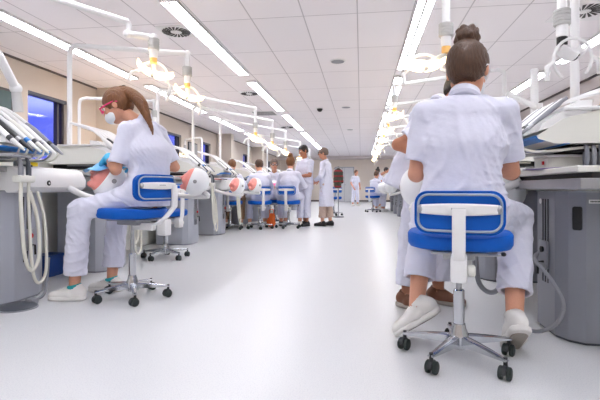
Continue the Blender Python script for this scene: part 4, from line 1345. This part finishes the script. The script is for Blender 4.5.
nt.links.new(tc.outputs['Object'], wv.inputs['Vector']); nt.links.new(wv.outputs['Fac'], rp.inputs[0]); nt.links.new(rp.outputs[0], b.inputs['Base Color'])
M['striped_cloth'] = jm
F_.mesh('jacket_body', 'striped_cloth', t, V(0, 0, 0))
t = thing('cloth_bag', 'bright orange bag on the floor between seated people', 'bag', (-1.90, 9.2, 0))
F_ = Field(V(-.15, -.12, 0), V(.15, .12, .36), .009)
F_.put(cone((0, 0, .09), (.02, 0, .24), .10, .06), .02); F_.ripple(.01, 30, 8); F_.plane((0, 0, .002), (0, 0, -1))
F_.mesh('sack', 'orange', t, V(0, 0, 0))
MB().curve([(-.03, 0, .27), (-.03, 0, .36), (.05, 0, .37), (.06, 0, .27)], .008, 6).build('strap', 'orange', t)

t = thing('jointed_arm', 'white jointed arm above the handpieces at the upper left edge', 'arm', (-3.12, 2.45, 1.10))
MB().tube([(0, 0, 0), (0, 0, .85)] + catmull([(0, 0, .85), (.03, .0, .93), (.12, .0, .94)], 4)[1:] + [(.55, .12, .80), (.66, .25, .64)], .028, 12).build('post', 'white_plastic', t)
MB().tube([(.66, .25, .64), (.63, .44, .45)], .03, 12).build('arm', 'white_plastic', t)
MB().ball((.63, .44, .45), .042).build('joint', 'white_plastic', t)
MB().tube([(.63, .44, .45), (.635, .46, .28)], [.03, .036], 12).build('holder', 'grey_light', t)
# ---------------------------------------------------------------- people
# left: seated woman with ponytail, pink glasses, blue gloves
person('seated woman with ponytail and pink safety glasses working at the left bench',
    dict(P=(-1.60, 3.14, .765), N=(-1.68, 3.21, 1.355), f=(-.95, .30, 0), rs=(.24, .97, .08), H=(-1.875, 3.19, 1.462), hscale=1.05, hf=(-.86, -.10, -.50), s=1.03, sw=.165,
         el=[(-1.755, 2.965, .955), (-1.51, 3.43, .995)], wr=[(-1.85, 3.03, 1.055), (-1.80, 3.33, 1.02)], hd=[(-.5, .55, -.35), (-.8, -.35, -.1)], hn=[(.0, .5, -1), (0, -.5, -1)], curl=[.55, .6],
         kn=[(-2.04, 2.97, .66), (-1.97, 3.36, .63)], an=[(-2.09, 2.98, .09), (-1.97, 3.27, .09)], td=[(-1, -.12, 0), (-1, -.05, 0)], seated=True, bow=(.05, .0, 0), hb=.0065),
    dict(hair=('tail', 'hair_light'), tail=[(-1.745, 3.17, 1.545), (-1.655, 3.14, 1.47), (-1.58, 3.11, 1.34), (-1.515, 3.09, 1.20)], glasses='pink_frame', mask=True, gloves=True,
         slv=.86, lap=.30, drop=.08, cuff=.10, leg=.078, seed=3, lace=True, fold=.0055), (-1.60, 3.14, .0), h=.0075)

# right: seated woman with bun, seen from behind
person('seated woman with hair bun seen from behind in front at right',
    dict(P=(.495, 2.30, .715), N=(.525, 2.34, 1.305), f=(.10, 1, 0), H=(.553, 2.40, 1.435), hf=(.42, .88, -.22), s=1.1, sw=.176, hscale=1.08,
         el=[(.287, 2.37, .895), (.775, 2.42, .905)], wr=[(.44, 2.62, .97), (.64, 2.64, .98)], hn=[(.2, 0, -1), (-.2, 0, -1)], curl=[.6, .6],
         kn=[(.375, 2.63, .68), (.86, 2.61, .655)], an=[(.295, 2.42, .205), (.758, 2.32, .172)], td=[(-.74, .26, -.56), (.02, .75, -.60)], seated=True, hb=.0065),
    dict(hair=('bun', 'hair_brown'), glasses='white_plastic', mask=True, slv=.78, lap=.34, drop=.10, cuff=.135, leg=.076, seed=11, grey_sole=True, sole='shoe_white', fold=.0055), (.50, 2.28, 0), h=.0075)

# bending man behind her
person('person in white leaning over behind the bun haired woman',
    dict(P=(.37, 3.20, .95), N=(.56, 3.20, 1.42), f=(.86, .5, 0), rs=(.55, -.83, -.05), H=(.70, 3.28, 1.51), hf=(.75, .4, -.55), s=1.06, sw=.185,
         el=[(.62, 3.5, 1.10), (.245, 3.02, 1.115)], wr=[(.80, 3.42, 1.02), (.47, 2.98, 1.02)], hn=[(0, 0, -1), (0, 0, -1)],
         kn=[(.545, 3.33, .50), (.345, 3.13, .50)], an=[(.55, 3.26, .095), (.315, 3.10, .095)], td=[(.75, -.5, 0), (.55, -.6, 0)]),
    dict(hair=('short', 'hair_dark'), skin='skin_tan', slv=.85, drop=.16, cuff=.06, leg=.082, seed=21, shoe='shoe_brown', sole='shoe_sole', fold=.0055), (.42, 3.2, 0), h=.009, detail=False)

def seated(label, x, y, ang, look, zs=.56, s=1.0, hf=None, lean=.06, hands=(.42, .20, .86), loc=None, h=.011, sw=.165, side=0.0):
    f = V(math.cos(ang), math.sin(ang), 0); r = nrm(np.cross(f, UP))
    P = V(x, y, zs + .095); N = P + UP * .50 * s + f * lean + r * side
    H = N + UP * .155 * s + f * (.05 + lean * .4) + r * side * .3
    wr = [P * V(1, 1, 0) + f * hands[0] - r * hands[1] + UP * hands[2], P * V(1, 1, 0) + f * hands[0] + r * hands[1] + UP * hands[2]]
    kn = [P + f * .38 * s - r * .16 - UP * .03, P + f * .38 * s + r * .16 - UP * .03]
    an = [V(k[0] - f[0] * .08, k[1] - f[1] * .08, .09) for k in kn]
    return person(label, dict(P=P, N=N, f=f, H=H, hf=hf if hf is not None else f - UP * .35, s=s, sw=sw, wr=wr, epole=[-r * .6 - f * .5 - UP * .6, r * .6 - f * .5 - UP * .6],
        kn=kn, an=an, td=[f - r * .2, f + r * .2], hn=[r - UP, -r - UP], seated=True), look, (x, y, 0), h=h, detail=h < .0105)

def standing(label, x, y, ang, look, s=1.0, hf=None, wr=None, h=.011, sw=.17, lean=.02, stride=.06):
    f = V(math.cos(ang), math.sin(ang), 0); r = nrm(np.cross(f, UP))
    P = V(x, y, .93 * s); N = P + UP * .51 * s + f * lean; H = N + UP * .155 * s + f * (.035 + lean)
    W = wr or [(.05, -.26, .85), (.05, .26, .85)]
    wr = [V(x, y, 0) + f * a + r * b + UP * c for a, b, c in W]
    an = [V(x, y, .092) - r * .10 + f * stride, V(x, y, .092) + r * .10 - f * stride]
    kn = [(P - r * .09 + an[0]) / 2 + f * .02, (P + r * .09 + an[1]) / 2 + f * .02]
    return person(label, dict(P=P, N=N, f=f, H=H, hf=hf if hf is not None else f - UP * .1, s=s, sw=sw, wr=wr, epole=[-r * .7 - f * .7, r * .7 - f * .7], kn=kn, an=an,
        td=[f - r * .15, f + r * .15], hn=[r, -r]), look, (x, y, 0), h=h, detail=h < .0105)

seated('seated woman with short dark hair and white coat, back turned, beside pink masked head', -2.05, 8.86, PI / 2 + .45, dict(hair=('short', 'hair_brown'), seed=31, long_sleeve=True, drop=.16), hf=V(-.5, .85, -.2), zs=.56, s=1.0)
seated('seated woman with light brown bun and white coat, back to the aisle', -1.48, 9.07, PI / 2 - .05, dict(hair=('bun', 'hair_light'), seed=32, long_sleeve=True, drop=.20), zs=.58, s=1.06, hf=V(.1, .95, -.1))
seated('seated man with glasses facing the aisle with papers', -1.95, 9.84, -PI / 2 + .15, dict(hair=('short', 'hair_greybrown'), glasses='black', seed=33, long_sleeve=True, shoe='shoe_black', sole='shoe_black'), zs=.58, s=1.05, hf=V(.3, -.9, -.2), hands=(.42, .10, .86), h=.010)
t = thing('paper_sheet', 'white sheet with pink print held by the man with glasses', 'papers', (-1.88, 9.40, .90), .2)
MB().box((-.17, -.12, -.0015), (.17, .12, .0015), rot=Matrix.Rotation(.9, 3, 'X')).build('sheet', 'paper', t, smooth=False)
MB().box((-.13, -.06, .0015), (.10, .02, .0025), rot=Matrix.Rotation(.9, 3, 'X')).build('print', mat('print_pink', (236, 120, 180), .7, var=.04), t, smooth=False)
standing('standing man in white scrubs with black cap looking down left', -1.20, 9.60, -PI / 2 - .75, dict(hair=('cap', 'hair_dark'), seed=34, drop=.16, shoe='shoe_black', sole='shoe_black', leg=.085, skin='skin_tan'), s=1.03, hf=V(-.72, -.55, -.32), wr=[(.24, -.02, 1.08), (.26, .06, 1.05)], h=.010, sw=.19)
standing('standing older woman with glasses in long white coat, side view', -.75, 9.62, PI - .25, dict(hair=('short', 'hair_greybrown'), glasses='black', top='coat', coat=.50, seed=35, trousers='trousers_beige', shoe='shoe_black', sole='shoe_black', leg=.085, collar=True), s=1.0, hf=V(-.95, .05, -.15), wr=[(.22, -.10, 1.0), (.22, .06, .98)], h=.010, sw=.185)
seated('seated person with brown hair and brown trousers at the left bench', -2.60, 8.60, PI / 2 + .1, dict(hair=('short', 'hair_light'), seed=36, trousers='trousers_brown', shoe='shoe_white', long_sleeve=True), zs=.56, s=.98)
seated('person with dark hair half hidden behind the left instrument units', -4.45, 13.6, -.1, dict(hair=('short', 'hair_dark'), seed=37), zs=.72, s=1.02, h=.013)
standing('distant young woman in white scrubs standing near the far door', -.27, 20.6, -PI / 2 + .75, dict(hair=('long', 'hair_brown'), seed=38, drop=.16, leg=.08), s=.98, wr=[(.12, -.20, .86), (.12, .20, .86)], h=.013)
seated('distant seated person in white on the far right stool', .46, 15.62, PI / 2 - .7, dict(hair=('short', 'hair_brown'), seed=39, long_sleeve=True, drop=.12), zs=.56, s=1.0, h=.013)
standing('distant person with dark hair leaning at the right benches', .55, 17.2, -.3, dict(hair=('short', 'hair_dark'), seed=40, drop=.16), s=.95, lean=.2, h=.013, wr=[(.5, -.1, 1.0), (.5, .1, 1.0)])
standing('distant person with brown hair bending behind a phantom head', .78, 16.0, .2, dict(hair=('short', 'hair_brown'), seed=41, drop=.16), s=.93, lean=.22, h=.013, wr=[(.5, -.1, 1.0), (.5, .1, 1.0)])
standing('farthest dark haired person standing at the right benches', .80, 18.6, PI + .2, dict(hair=('bun', 'hair_dark'), seed=42, drop=.16), s=.97, lean=.05, h=.013, wr=[(.3, -.1, 1.0), (.3, .1, 1.0)])
